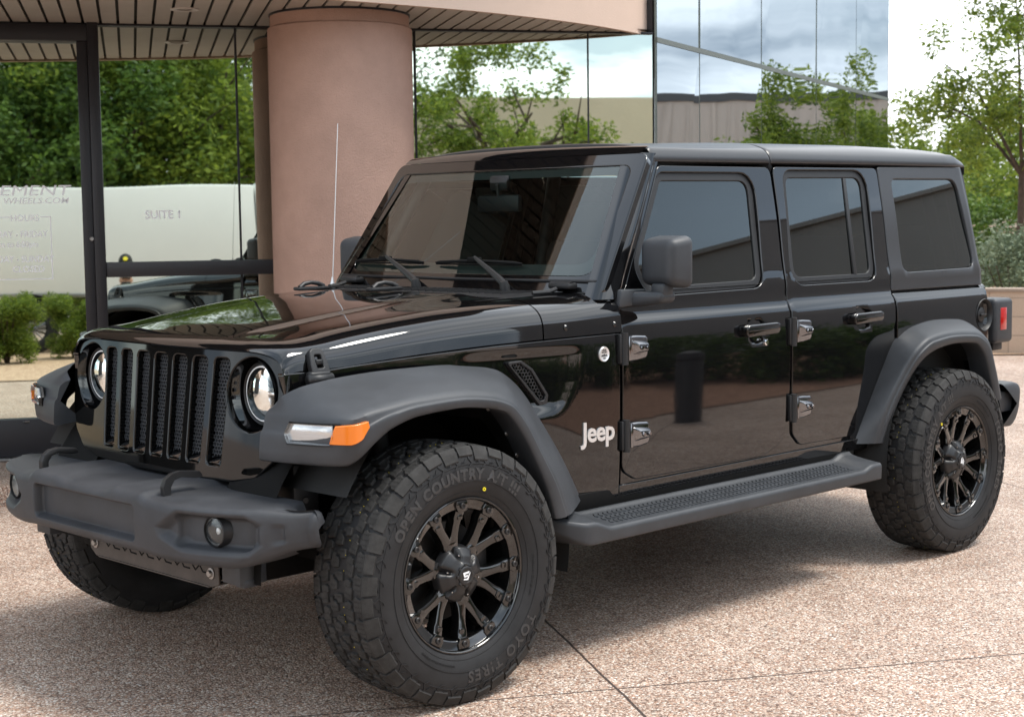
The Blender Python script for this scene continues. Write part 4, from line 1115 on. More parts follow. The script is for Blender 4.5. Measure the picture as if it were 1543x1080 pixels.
side_text(q, 'OPEN COUNTRY A/T III', .302, .047, R_(100), 1, 1, spacing=1.18, bold=.0022)
side_text(q, 'TOYO TIRES', .300, .050, R_(-62), 1, 1, spacing=1.25, bold=.0014)
q.build('sidewall_lettering', LETTER, wheel, angle=0)
q = MB()
for rr, w in ((.262, .1296), (.349, .1395), (.2975, .1415)):
    q.lathe([(rr-.0012, w-.001), (rr-.0008, w+.0006), (rr+.0008, w+.0006), (rr+.0012, w-.001)], (0, 0, 0), (0, -1, 0), 96)
side_text(q, 'LT285/70R17  121/118S  M+S', .276, .011, R_(-8), 1, 1, depth=.0008, bold=.0003)
side_text(q, 'MAX LOAD SINGLE 3195 LBS  80 PSI COLD', .276, .008, R_(-118), 1, 1, depth=.0008, bold=.0002)
NP = 76
for i in range(38):   # chevron lugs on the upper sidewall
    a_ = 2*math.pi*i/38; hgt = .003
    for seg in (((.352, .02), (.366, .055), (.376, .055)), ((.352, .028), (.340, .062), (.338, .085)), ((.366, .085), (.356, .11), (.356, .135))):
        for j in range(2):
            (r0, t0), (r1, t1) = seg[j], seg[j+1]; V = []
            for (r_, t_) in ((r0, t0), (r1, t1)):
                for dd in (-.0075, .0075):
                    rr = r_; aa = a_+t_+dd; w = ip(rr, [.31, .345, .372, .388], [.142, .139, .131, .124])+hgt; V.append((rr*math.cos(aa), -w, rr*math.sin(aa)))
            V += [(v_[0], v_[1]+.003, v_[2]) for v_ in V[:4]]
            q.add(V, [(0, 1, 3, 2), (0, 2, 6, 4), (1, 5, 7, 3), (0, 4, 5, 1), (2, 3, 7, 6)], None, 0, False)
for i in range(0):
    a_ = 2*math.pi*i/NP; b_ = a_+.022
    V = []
    for (r_, w, aa) in ((.352, .1386, a_), (.368, .1331, a_+.012), (.368, .1331, b_+.012), (.352, .1386, b_)):
        V.append((r_*math.cos(aa), -(w+.0016), r_*math.sin(aa)))
    q.add(V, [(0, 1, 2, 3)], None, 0, False)
q.build('sidewall_rings', RUBBER, wheel, angle=0)
q = MB(); a_ = R_(75); q.lathe([(.0030, .1370), (.0030, .1395), (.0060, .1395), (.0060, .1370)], (.272*math.cos(a_), 0, .272*math.sin(a_)), (0, -1, 0), 16); q.build('paint_mark', YELLOW, wheel)
# ---- rim
q = MB()
q.lathe([(.244, .113), (.2455, .118), (.2440, .1225), (.2405, .1235), (.2375, .1215), (.2360, .117), (.2350, .112), (.2335, .1105), (.2110, .1085), (.2070, .1050), (.2060, .094)], (0, 0, 0), (0, -1, 0), 96)
q.lathe([(.2060, .094), (.2045, .06), (.196, .03), (.192, -.05), (.200, -.10), (.215, -.115)], (0, 0, 0), (0, -1, 0), 72)
rim = q.build('rim', RIMM, wheel, angle=40)
def pol(r, a_, w): return (r*math.cos(a_), -w, r*math.sin(a_))
for k in range(6):
    q = MB(); ac = R_(45+60*k)
    for s in (-1, 1):
        # ribs from hub to the rim ring: centre line, half width, height
        L_ = [(.060, 4.0, .026, .080), (.085, 5.6, .0225, .085), (.105, 7.2, .0190, .0885), (.130, 9.6, .0162, .092), (.155, 11.8, .0158, .0955), (.170, 12.9, .0172, .099), (.180, 13.5, .0205, .1005), (.190, 14.2, .0210, .1035), (.2065, 15.0, .0200, .1065)]
        def sp(i, j):
            r_, an, hw_, w = L_[int(i)]; a_ = ac+R_(an)*s
            prof = [(-1.0, -.034), (-1.0, -.008), (-.86, -.0015), (-.6, .0), (.6, .0), (.86, -.0015), (1.0, -.008), (1.0, -.034)][int(j)]
            p = Vector(pol(r_, a_, w+prof[1])); t_ = Vector((-math.sin(a_), 0, math.cos(a_))); return tuple(p+t_*hw_*prof[0])
        q.grid(sp, list(range(len(L_))), list(range(8)), flip=True)
        # notched bracket and bolt pad
        a_ = ac+R_(15)*s; t_ = Vector((-math.sin(a_), 0, math.cos(a_))); rv = Vector((math.cos(a_), 0, math.sin(a_))); O = Vector((0, -.1055, 0))
        q.prism(fillet([(-.0165, .198), (.0165, .198), (.0245, .214), (.0225, .2325), (-.0225, .2325), (-.0245, .214)], .003, 2), O, t_, rv, (0, -1, 0), .0085, bev=.0025)
        q.prism(fillet([(-.008, .172), (.008, .172), (.0115, .181), (.006, .190), (-.006, .190), (-.0115, .181)], .002, 2), O+Vector((0, .006, 0)), t_, rv, (0, -1, 0), .004, bev=.0015)
    # web filling between each pair near the hub, and rim steps between pairs
    a_ = ac; t_ = Vector((-math.sin(a_), 0, math.cos(a_))); rv = Vector((math.cos(a_), 0, math.sin(a_)))
    q.prism(fillet([(-.030, .055), (.030, .055), (.026, .100), (.016, .122), (0, .112), (-.016, .122), (-.026, .100)], .006, 3), Vector((0, -.052, 0)), t_, rv, (0, -1, 0), .036, bev=.006)
    q.build('spoke', RIMM, wheel, angle=40)
q = MB(); q.lathe([(.085, .040), (.085, .078), (.080, .084), (.05, .086)], (0, 0, 0), (0, -1, 0), 60)
q.build('hub_ring', RIMM, wheel, angle=40)
for k in range(12):
    q = MB()
    a_ = R_(30*k); c = Vector(pol(.2165, a_, .1135)); q.lathe([(0, .004), (.0035, .004), (.0045, .0065), (.0085, .0065), (.0098, .005), (.0098, -.004)], c, (0, -1, 0), 12); q.build('rim_bolt', HUBM, wheel, angle=30)
q = MB()   # centre cap with six lobes
CR = 1.14
def cap(r, a_):
    r = r/CR; p_ = cap0(r, a_); return (p_[0]*CR, p_[1], p_[2]*CR)
def cap0(r, a_):
    m = abs(((math.degrees(a_)-15) % 60)-30)   # 0 at groove centre .. 30 lobe centre
    g = math.exp(-(m/7.0)**2)*sstep(.034, .050, r)
    lobe = .080-.010*math.exp(-(m/9.0)**2)
    rr = min(r, lobe)
    h = ip(r, [0, .030, .034, .052, .074, .080], [.125, .125, .121, .115, .098, .070])
    return pol(rr, a_, h-.022*g)
q.grid(lambda a_, r: cap(r, a_), lin(0, 2*math.pi, 145), lin(.028*CR, .082*CR, 22), flip=False)
q.lathe([(.030, .118), (.030, .1275), (.027, .130), (.022, .130), (.021, .128), (0, .128)], (0, 0, 0), (0, -1, 0), 48)
for k in range(8):
    a_ = R_(45*k); q.box(pol(.033, a_, .124), (.008, .008, .010), .001, rot=Matrix.Rotation(-a_, 3, 'Y'))
cp = q.build('centre_cap', HUBM, wheel, angle=40)
for k in range(6):
    q = MB(); a_ = R_(15+60*k); q.lathe([(0, .004), (.0022, .0035), (.003, 0)], pol(.066, R_(45+60*k), .1105), (0, -1, 0), 8); q.build('cap_screw', CHROME, wheel)
q = MB()   # slanted letter-like emblem
O = Vector((0, -.1280, 0)); U_ = Vector((1, 0, 0)); V_ = Vector((0, 0, 1))
for P in ([(-.014, .010), (.012, .013), (.010, .007), (-.005, .005), (-.006, .001), (.006, .002), (.005, -.003), (-.009, -.005)], [(.012, .005), (.017, .010), (.006, -.014), (-.012, -.012), (-.010, -.008), (.003, -.009)]):
    q.prism(P, O, U_, V_, (0, -1, 0), .0012)
q.build('cap_emblem', WHITE, wheel)
q = MB(); q.lathe([(.06, .02), (.155, .018), (.158, .012), (.158, -.006), (.06, -.008)], (0, 0, 0), (0, -1, 0), 48); q.box((.13, -.01, .03), (.07, .07, .15), .01); q.lathe([(0, .045), (.07, .045), (.075, .02)], (0, 0, 0), (0, -1, 0), 32)
q.build('brake_disc', mat('brake_steel', (.05, .048, .046), .5, metal=.8), wheel)
def copy_tree(o, parent):
    c = o.copy(); COL.objects.link(c); c.parent = parent
    for ch in list(o.children): copy_tree(ch, c)
    return c
# wheels belong to the car: wheel parts are tyre and rim
def place_wheel(first, loc, rot):
    w_ = wheel if first else copy_tree(wheel, None)
    w_.parent = car; w_.location = Vector(loc)-Vector((1.5, 0, 0)); w_.rotation_euler = rot; return w_
place_wheel(True, (0, -.845, RT-.002), (0, R_(0), R_(-1.33)))
place_wheel(False, (3.008, -.845, RT-.002), (0, R_(-62), 0))
place_wheel(False, (0, .845, RT-.002), (0, R_(20), R_(180-1.33)))
place_wheel(False, (3.008, .845, RT-.002), (0, R_(70), R_(180)))
place_wheel(False, (3.86, 0, 1.02), (0, R_(10), R_(90)))
# ================================================================== the place
FN = Vector((math.cos(R_(59)), math.sin(R_(59)), 0)); FT = Vector((FN.y, -FN.x, 0))
def FW(s, n, z=0): return FT*s+FN*n+Vector((0, 0, z))
DG = 4.2; ZS = 2.685
# ---- ground
def ground_mat():
    m = bpy.data.materials.new('exposed_aggregate'); m.use_nodes = True; t = m.node_tree; b = t.nodes['Principled BSDF']; l = t.links.new
    tc = N(t, 'ShaderNodeTexCoord'); P = tc.outputs['Object']
    v1 = N(t, 'ShaderNodeTexVoronoi'); v1.inputs['Scale'].default_value = 125; l(P, v1.inputs['Vector'])
    v2 = N(t, 'ShaderNodeTexVoronoi'); v2.inputs['Scale'].default_value = 230; l(P, v2.inputs['Vector'])
    sp = N(t, 'ShaderNodeSeparateColor'); l(v1.outputs['Color'], sp.inputs[0])
    r1 = N(t, 'ShaderNodeValToRGB'); r1.color_ramp.interpolation = 'CONSTANT'
    cols = [(0, (.54, .385, .30)), (.16, (.66, .52, .43)), (.34, (.37, .25, .195)), (.46, (.74, .605, .51)), (.60, (.55, .455, .39)), (.72, (.83, .74, .65)), (.82, (.25, .18, .15)), (.90, (.60, .39, .285)), (.96, (.90, .86, .80))]
    e = r1.color_ramp.elements
    e[0].position = 0; e[0].color = (*cols[0][1], 1); e[1].position = cols[1][0]; e[1].color = (*cols[1][1], 1)
    for p, c in cols[2:]:
        q = e.new(p); q.color = (*c, 1)
    l(sp.outputs[0], r1.inputs[0])
    r2 = N(t, 'ShaderNodeValToRGB'); r2.color_ramp.elements[0].position = .30; r2.color_ramp.elements[0].color = (1, 1, 1, 1); r2.color_ramp.elements[1].position = .62; r2.color_ramp.elements[1].color = (.66, .61, .57, 1)
    l(v1.outputs['Distance'], r2.inputs[0])
    mu = N(t, 'ShaderNodeMixRGB', blend_type='MULTIPLY'); mu.inputs[0].default_value = 1; l(r1.outputs[0], mu.inputs[1]); l(r2.outputs[0], mu.inputs[2])
    s2 = N(t, 'ShaderNodeSeparateColor'); l(v2.outputs['Color'], s2.inputs[0])
    m2 = N(t, 'ShaderNodeMixRGB', blend_type='OVERLAY'); m2.inputs[0].default_value = .45; l(mu.outputs[0], m2.inputs[1]); l(s2.outputs[1], m2.inputs[2])
    n1 = N(t, 'ShaderNodeTexNoise'); n1.inputs['Scale'].default_value = 1.1; n1.inputs['Detail'].default_value = 6; n1.inputs['Roughness'].default_value = .6; l(P, n1.inputs['Vector'])
    r3 = N(t, 'ShaderNodeValToRGB'); r3.color_ramp.elements[0].position = .3; r3.color_ramp.elements[0].color = (.74, .71, .69, 1); r3.color_ramp.elements[1].position = .65; r3.color_ramp.elements[1].color = (1.0, 1.0, 1.0, 1); l(n1.outputs['Fac'], r3.inputs[0])
    m3 = N(t, 'ShaderNodeMixRGB', blend_type='MULTIPLY'); m3.inputs[0].default_value = 1; l(m2.outputs[0], m3.inputs[1]); l(r3.outputs[0], m3.inputs[2])
    n2 = N(t, 'ShaderNodeTexNoise'); n2.inputs['Scale'].default_value = 9; n2.inputs['Detail'].default_value = 4; l(P, n2.inputs['Vector'])
    r4 = N(t, 'ShaderNodeValToRGB'); r4.color_ramp.elements[0].position = .3; r4.color_ramp.elements[0].color = (.86, .85, .84, 1); r4.color_ramp.elements[1].position = .6; r4.color_ramp.elements[1].color = (1, 1, 1, 1); l(n2.outputs['Fac'], r4.inputs[0])
    m4 = N(t, 'ShaderNodeMixRGB', blend_type='MULTIPLY'); m4.inputs[0].default_value = 1; l(m3.outputs[0], m4.inputs[1]); l(r4.outputs[0], m4.inputs[2])
    n5 = N(t, 'ShaderNodeTexNoise'); n5.inputs['Scale'].default_value = 2.7; n5.inputs['Detail'].default_value = 8; n5.inputs['Roughness'].default_value = .7; n5.inputs['Distortion'].default_value = .6; l(P, n5.inputs['Vector'])
    r5 = N(t, 'ShaderNodeValToRGB'); r5.color_ramp.elements[0].position = .62; r5.color_ramp.elements[0].color = (1, 1, 1, 1); r5.color_ramp.elements[1].position = .72; r5.color_ramp.elements[1].color = (.66, .62, .60, 1); l(n5.outputs['Fac'], r5.inputs[0])
    m6 = N(t, 'ShaderNodeMixRGB', blend_type='MULTIPLY'); m6.inputs[0].default_value = 1; l(m4.outputs[0], m6.inputs[1]); l(r5.outputs[0], m6.inputs[2]); m4 = m6
    # control joints: dark sawn lines on a grid turned with the building
    mp = N(t, 'ShaderNodeMapping'); mp.inputs['Rotation'].default_value = (0, 0, R_(31)); l(P, mp.inputs['Vector'])
    wb = N(t, 'ShaderNodeTexNoise'); wb.inputs['Scale'].default_value = 6; wb.inputs['Detail'].default_value = 3; l(P, wb.inputs['Vector'])
    sx = N(t, 'ShaderNodeSeparateXYZ'); l(mp.outputs[0], sx.inputs[0])
    def joint(out, off, period, width):
        a = N(t, 'ShaderNodeMath', operation='ADD'); a.inputs[1].default_value = off; l(out, a.inputs[0])
        w = N(t, 'ShaderNodeMath', operation='MULTIPLY_ADD'); w.inputs[1].default_value = .012; l(wb.outputs['Fac'], w.inputs[0]); l(a.outputs[0], w.inputs[2])
        p = N(t, 'ShaderNodeMath', operation='PINGPONG'); p.inputs[1].default_value = period/2; l(w.outputs[0], p.inputs[0])
        c = N(t, 'ShaderNodeMath', operation='LESS_THAN'); c.inputs[1].default_value = width; l(p.outputs[0], c.inputs[0]); return c.outputs[0]
    j1 = joint(sx.outputs[0], -.996, 3.23, .0050); j2 = joint(sx.outputs[1], .804, 3.23, .0042)
    jm = N(t, 'ShaderNodeMath', operation='MAXIMUM'); l(j1, jm.inputs[0]); l(j2, jm.inputs[1])
    m5 = N(t, 'ShaderNodeMixRGB'); m5.inputs[2].default_value = (.060, .042, .034, 1); l(jm.outputs[0], m5.inputs[0]); l(m4.outputs[0], m5.inputs[1])
    l(m5.outputs[0], b.inputs['Base Color'])
    b.inputs['Roughness'].default_value = .62; b.inputs['Specular IOR Level'].default_value = .35
    bp = N(t, 'ShaderNodeBump'); bp.inputs['Strength'].default_value = .8; bp.inputs['Distance'].default_value = .004; bp.invert = True
    hh = N(t, 'ShaderNodeMath', operation='ADD'); l(v1.outputs['Distance'], hh.inputs[0]); l(jm.outputs[0], hh.inputs[1]); l(hh.outputs[0], bp.inputs['Height'])
    l(bp.outputs[0], b.inputs['Normal']); return m
AGG = ground_mat()
q = MB(); q.add([(-300, -300, 0), (300, -300, 0), (300, 300, 0), (-300, 300, 0)], [(0, 1, 2, 3)]); tag(q.build('pavement', AGG), kind='structure')
def gravel_mat(name, c1, c2):
    m = bpy.data.materials.new(name); m.use_nodes = True; t = m.node_tree; b = t.nodes['Principled BSDF']; l = t.links.new
    tc = N(t, 'ShaderNodeTexCoord'); v = N(t, 'ShaderNodeTexVoronoi'); v.inputs['Scale'].default_value = 38; l(tc.outputs['Object'], v.inputs['Vector'])
    s = N(t, 'ShaderNodeSeparateColor'); l(v.outputs['Color'], s.inputs[0]); r = N(t, 'ShaderNodeValToRGB'); r.color_ramp.elements[0].color = (*c1, 1); r.color_ramp.elements[1].color = (*c2, 1)
    l(s.outputs[0], r.inputs[0]); l(r.outputs[0], b.inputs['Base Color']); b.inputs['Roughness'].default_value = .9
    bp = N(t, 'ShaderNodeBump'); bp.inputs['Distance'].default_value = .02; bp.invert = True; l(v.outputs['Distance'], bp.inputs['Height']); l(bp.outputs[0], b.inputs['Normal']); return m
GRAV = gravel_mat('desert_gravel', (.36, .22, .14), (.66, .47, .32))
GRAVR = gravel_mat('red_gravel', (.24, .12, .075), (.46, .26, .17))
def sheet(name, P, m, z, kind='structure', th=0):
    q = MB(); q.add([(p[0], p[1], z) for p in P], [tuple(range(len(P)))]); return tag(q.build(name, m), kind=kind)
sheet('gravel_bed', [FW(-30, -3.4), FW(-30, -10.5), FW(2, -10.5), FW(-.9, -7.4), FW(-1.15, -5.9), FW(-1.1, -3.4)], GRAV, .012)
sheet('gravel_bed', [(3.4, -4.4), (3.0, -9), (9, -22), (60, -40), (60, -5.5)], GRAVR, .010)
sheet('gravel_strip', [(8.5, 1.2), (40, 1.2), (40, 40), (14.5, 5.6)] if False else [(11.6, 4.0), (12.35, 3.2), (40, -1.0), (40, 40), (12.0, 12)], GRAV, .014)
q = MB(); q.add([FW(-8, 3.2, .0), FW(2.83, 3.2, .0), FW(2.83, 4.6, .0), FW(-8, 4.6, .0), FW(-8, 3.2, .11), FW(2.83, 3.2, .11), FW(2.83, 4.6, .11), FW(-8, 4.6, .11)], [(4, 5, 6, 7), (0, 1, 5, 4), (1, 2, 6, 5), (3, 0, 4, 7)])
tag(q.build('entrance_step', AGG), kind='structure')

# ---- office building
bld = empty('office_building', FW(0, DG), 0, 'office building with mirror glass, pink stucco column and curved slatted canopy', 'building')
TL = -.010
def mirror_glass(name, col, wav):
    m = bpy.data.materials.new(name); m.use_nodes = True; t = m.node_tree; b = t.nodes['Principled BSDF']; l = t.links.new
    b.inputs['Base Color'].default_value = (*col, 1); b.inputs['Metallic'].default_value = 1; b.inputs['Roughness'].default_value = .012
    tc = N(t, 'ShaderNodeTexCoord'); n = N(t, 'ShaderNodeTexNoise'); n.inputs['Scale'].default_value = .9; n.inputs['Detail'].default_value = 1; l(tc.outputs['Object'], n.inputs['Vector'])
    bp = N(t, 'ShaderNodeBump'); bp.inputs['Strength'].default_value = wav; bp.inputs['Distance'].default_value = .01; l(n.outputs['Fac'], bp.inputs['Height']); l(bp.outputs[0], b.inputs['Normal']); return m
GLA = mirror_glass('mirror_film_glass', (.70, .76, .68), .15)
GLB = mirror_glass('silver_film_glass', (.52, .55, .56), .5)
STUC = mat('pink_stucco', (.44, .285, .225), .85, spec=.2, bump=(110, .9, .005), var=(3.0, .11))
STUC2 = mat('pale_stucco', (.60, .46, .375), .85, spec=.2, bump=(120, .5, .003), var=(1.6, .05))
FRAME = mat('dark_bronze_frame', (.018, .017, .020), .42, spec=.4)
SLAT = mat('soffit_slat', (.46, .42, .37), .55, var=(.9, .14))
GAP = mat('soffit_gap', (.012, .009, .006), .8)
def fbox(mb, s0, s1, n0, n1, z0, z1, bev=.003):
    P = [FW(s0, n0, z0), FW(s1, n0, z0), FW(s1, n1, z0), FW(s0, n1, z0), FW(s0, n0, z1), FW(s1, n0, z1), FW(s1, n1, z1), FW(s0, n1, z1)]
    mb.hexa(P, bev)
def pane(s0, s1, z0, z1, m=GLA, name='glass_pane', d=DG, tilt=TL):
    q = MB(); f = lambda s_, n_, z_: FW(s_, n_-(z_-1.23)*tilt, z_); q.hexa([f(s0, d+.012, z0), f(s1, d+.012, z0), f(s1, d+.022, z0), f(s0, d+.022, z0), f(s0, d+.012, z1), f(s1, d+.012, z1), f(s1, d+.022, z1), f(s0, d+.022, z1)], 0); return q.build(name, m, bld, angle=0)
pane(-8, -1.9, .40, 2.575); pane(-1.80, -.753, .355, 2.575, name='door_glass')
pane(-.628, .168, 1.275, ZS); pane(.182, 1.27, 1.275, ZS); pane(-.628, .168, .20, 1.185, tilt=-.018); pane(.182, 1.27, .20, 1.185, tilt=-.018)
pane(1.282, 2.392, .11, ZS, tilt=0); pane(2.402, 2.83, .11, ZS, tilt=0)
q = MB()
fbox(q, -8, -.6905, DG-.055, DG+.06, 2.577, 2.668); fbox(q, -.7535, -.692, DG-.045, DG+.05, .18, 2.576); fbox(q, -.690, -.628, DG-.06, DG+.05, .11, 2.684)
fbox(q, -1.90, -1.84, DG-.045, DG+.05, .18, 2.576); fbox(q, -8, -1.91, DG-.055, DG+.04, .11, .40)
fbox(q, -.626, 1.27, DG-.05, DG+.04, 1.186, 1.274); fbox(q, -.626, 1.27, DG-.05, DG+.04, .11, .20)
fbox(q, -1.83, -.755, DG-.04, DG+.04, .13, .354); fbox(q, -8, 2.83, DG-.012, DG+.02, 2.672, 2.6845)
q.build('window_frame', FRAME, bld)
q = MB(); fbox(q, .169, .181, DG+.004, DG+.02, .20, 2.67, 0); fbox(q, 1.271, 1.281, DG+.004, DG+.02, .11, 2.67, 0); fbox(q, 2.393, 2.401, DG+.004, DG+.02, .11, 2.67, 0)
q.build('mullion', FRAME, bld)
q = MB(); fbox(q, -8, -.8, DG-.10, DG+.02, .112, .128, .002); q.build('door_threshold', STEEL, bld)
q = MB(); c = FW(-.703, DG-.045, 1.416); q.lathe([(0, .012), (.010, .012), (.014, .008), (.015, 0)], c, -FN, 20); c = FW(-1.12, DG-.041, .340); q.box(c, (.03, .03, .006)); q.build('door_lock', STEEL, bld)
q = MB(); fbox(q, -14, 2.80, DG+.07, DG+6, .0, 4.0, 0); q.build('sky_block_core', GAP, bld, angle=0)  # solid dark box added behind the glass to stop sky leaking through
# window lettering
def ftext(body, size, s, z, cond=1.0, bold=.0):
    q = MB(); textmesh(q, body, size, lambda x, y, h: tuple(FW(s+x*cond, DG+.010-(z+y-1.23)*TL-h, z+y)), depth=.001, bold=bold); return q
q = ftext('SUITE 1', .070, -.281, 1.532, .95, .0014); q.hexa([FW(a, DG+.009-(c-1.23)*TL+b, c) for b in (0, .001) for a, c in ((-.200, 1.566), (-.196, 1.5615), (-.1835, 1.5745), (-.1835, 1.581))], 0); q.build('window_lettering', WHITE, bld)
q = MB()
def wt(body, size, s, z, cond=1.0, bold=0, shear=0): textmesh(q, body, size, lambda x, y, h: tuple(FW(s+x*cond+y*shear, DG+.010-(z+y-1.23)*TL-h, z+y)), depth=.001, bold=bold)
wt('ELEMENT', .085, -1.09, 1.678, 1.50, .0, .25); wt('WHEELS.COM', .048, -1.02, 1.630, 1.25, .0004, .25)
wt('HOURS', .052, -1.085, 1.527, .95, .0008); wt('MONDAY - FRIDAY', .052, -1.16, 1.432, .90, .0008); wt('8:00am to 6:00pm', .050, -1.17, 1.373, .85, .0008)
wt('SATURDAY - SUNDAY', .052, -1.16, 1.285, .90, .0008); wt('CLOSED', .052, -1.075, 1.225, .95, .0008)
for (s0, s1, z0, z1) in ((-.942, -.936, 1.185, 1.550), (-1.40, -.936, 1.180, 1.186), (-.998, -.936, 1.547, 1.553), (-1.40, -1.165, 1.547, 1.553)):
    q.hexa([FW(a, DG+b-(c-1.23)*TL, c) for c in (z0, z1) for a, b in ((s0, .0085), (s1, .0085), (s1, .0095), (s0, .0095))], 0)
q.build('door_lettering', WHITE, bld)
# column
CC = Vector((2.508, 2.745, 0))
q = MB(); q.lathe([(.416, 0), (.416, 2.60), (.410, 2.606), (.400, 2.610), (.400, ZS)], CC, (0, 0, 1), 96); q.build('column', STUC, bld)
q = MB(); q.lathe([(.398, ZS-.012), (.406, ZS-.012), (.406, ZS)], CC, (0, 0, 1), 64); q.build('column_trim', FRAME, bld)
# canopy edge curve in plan (x, y)
EX = [-6.5, -4, -2, 0, 1.0, 2.254, 2.66, 3.06, 3.47, 3.89, 4.25, 4.60]; EY = [6.6, 4.85, 3.65, 2.76, 2.42, 2.14, 2.075, 2.035, 2.030, 2.055, 2.115, 2.20]
EYf = pchip(EX, EY)
edge = [(x, EYf(x)) for x in lin(-6.5, 4.60, 80)]
def n_at(s, lo=-40):
    """n of the canopy edge at facade coordinate s"""
    for i in range(len(edge)-1):
        a_ = Vector((*edge[i], 0)); b_ = Vector((*edge[i+1], 0)); sa = a_.dot(FT); sb = b_.dot(FT)
        if (sa-s)*(sb-s) <= 0 and sa != sb:
            k = (s-sa)/(sb-sa); return a_.dot(FN)+(b_.dot(FN)-a_.dot(FN))*k
    return None
PITCH = .1005; gapw = .017
sl = MB(); gp = MB(); s = -1.113-PITCH*75; i = 0
while s < 2.83:
    n0 = n_at(s+.012); n1 = n_at(s+PITCH-.012)
    if n0 is not None and n1 is not None and n0 < DG and n1 < DG:
        sa, sb = s+gapw/2, s+PITCH-gapw/2
        sl.hexa([FW(sa, n0+.03, ZS), FW(sb, n1+.03, ZS), FW(sb, DG-.013, ZS), FW(sa, DG-.013, ZS), FW(sa, n0+.03, ZS+.012), FW(sb, n1+.03, ZS+.012), FW(sb, DG-.013, ZS+.012), FW(sa, DG-.013, ZS+.012)], 0)
    s += PITCH
sl.build('soffit', SLAT, bld, angle=0)
loop = [Vector((x, y, ZS+.016)) for x, y in edge]+[FW(2.83, DG, ZS+.016), FW(-9.5, DG, ZS+.016)]
gp.add([(x, y+.02, ZS+.016) for x, y in edge]+[tuple(FW(2.83, DG, ZS+.016)), tuple(FW(-9.5, DG, ZS+.016))], [tuple(range(len(edge)+2))]); gp.build('soffit_backing', GAP, bld, angle=0)
fa = MB(); H1 = 3.7
fa.grid(lambda i, k: (edge[int(i)][0], edge[int(i)][1], ZS-.012+(H1-ZS+.012)*k), list(range(len(edge))), lin(0, 1, 8), flip=False)
fa.grid(lambda i, k: (edge[int(i)][0], edge[int(i)][1]+.035*k, ZS-.012), list(range(len(edge))), [0, 1], flip=True)
fa.grid(lambda i, k: (edge[int(i)][0], edge[int(i)][1]+.035, ZS-.012+.03*k), list(range(len(edge))), [0, 1], flip=True)
fa.add([(x, y, H1) for x, y in edge]+[tuple(FW(2.83, DG+.3, H1)), tuple(FW(-9.5, DG+.3, H1))], [tuple(range(len(edge)+2))[::-1]])
fa.build('canopy_fascia', STUC2, bld, angle=30)
for (cx_, cy_) in ((1.672, 3.066), (.05, 4.0)):
    q = MB(); q.lathe([(.060, -.004), (.056, .0), (.046, .004), (.044, .03), (.0, .03)], (cx_, cy_, ZS-.002), (0, 0, 1), 36); q.lathe([(.045, -.003), (.075, -.006), (.080, 0)], (cx_, cy_, ZS-.001), (0, 0, 1), 36); q.build('downlight', mat('downlight_trim', (.55, .50, .46), .35), bld)
# wall above the canopy
q = MB(); fbox(q, -14, 2.83, DG+.02, DG+.6, 3.4, 4.9, 0); q.build('upper_wall', STUC2, bld, angle=0)
q = MB(); fbox(q, -14, 2.83, DG+.45, DG+.6, 4.9, 6.05, 0); q.build('clerestory', mat('dark_window_band', (.006, .007, .008), .05), bld, angle=0)
q = MB(); fbox(q, -14, 2.83, 2.30, DG+.6, 6.05, 6.32, 0); q.build('roof_overhang', STUC2, bld, angle=0)
q = MB(); fbox(q, -14, 2.83, 2.32, DG+.6, 6.035, 6.048, 0)
for k in range(120): fbox(q, -12+k*.12, -11.905+k*.12, 2.40, DG+.44, 6.015, 6.034, 0)
q.build('upper_soffit', mat('dark_soffit', (.07, .06, .05), .6), bld, angle=0)
# glass wing turned away to the right
Ta = Vector((4.61, 2.13, 0)); Td = Vector((math.cos(R_(18.3)), math.sin(R_(18.3)), 0)); Tn = Vector((Td.y, -Td.x, 0))
cuts = [0, .80, 2.16, 3.66, 4.95, 6.22]; HT_ = 2.640
jr = random.Random(3)
q_frames = MB()
for i in range(5):
    for (z0, z1) in ((.05, HT_-.018), (HT_+.018, 6.4)):
        a_ = cuts[i]+.008; b_ = cuts[i+1]-.008; jt = [(jr.random()-.5)*.010 for _ in range(4)]
        P = [Ta+Td*a_+Tn*jt[0]+Vector((0, 0, z0)), Ta+Td*b_+Tn*jt[1]+Vector((0, 0, z0)), Ta+Td*b_+Tn*jt[2]+Vector((0, 0, z1)), Ta+Td*a_+Tn*jt[3]+Vector((0, 0, z1))]
        q = MB(); B_ = [p-Tn*.02 for p in P]; q.add([tuple(p) for p in P+B_], [(0, 1, 2, 3), (1, 5, 6, 2), (4, 0, 3, 7)], None, 0, False); q.build('glass_panel', GLB, bld, angle=0)
SIL = mat('silicone_joint', (.10, .115, .10), .4)
def tb(mb, a_, b_, z0, z1, d0, d1): mb.hexa([Ta+Td*a_+Tn*d1+Vector((0, 0, z0)), Ta+Td*b_+Tn*d1+Vector((0, 0, z0)), Ta+Td*b_+Tn*d0+Vector((0, 0, z0)), Ta+Td*a_+Tn*d0+Vector((0, 0, z0)), Ta+Td*a_+Tn*d1+Vector((0, 0, z1)), Ta+Td*b_+Tn*d1+Vector((0, 0, z1)), Ta+Td*b_+Tn*d0+Vector((0, 0, z1)), Ta+Td*a_+Tn*d0+Vector((0, 0, z1))], 0)
q = MB()
for c_ in cuts: tb(q, c_-.009, c_+.009, 0, 6.4, -.012, -.004)
tb(q, 0, 6.22, HT_-.016, HT_+.016, -.010, .006); q.build('glazing_joint', SIL, bld, angle=0)
q = MB(); tb(q, .01, 6.22, 0, 6.5, -3.0, -.03); q.build('wing_core', FRAME, bld, angle=0)

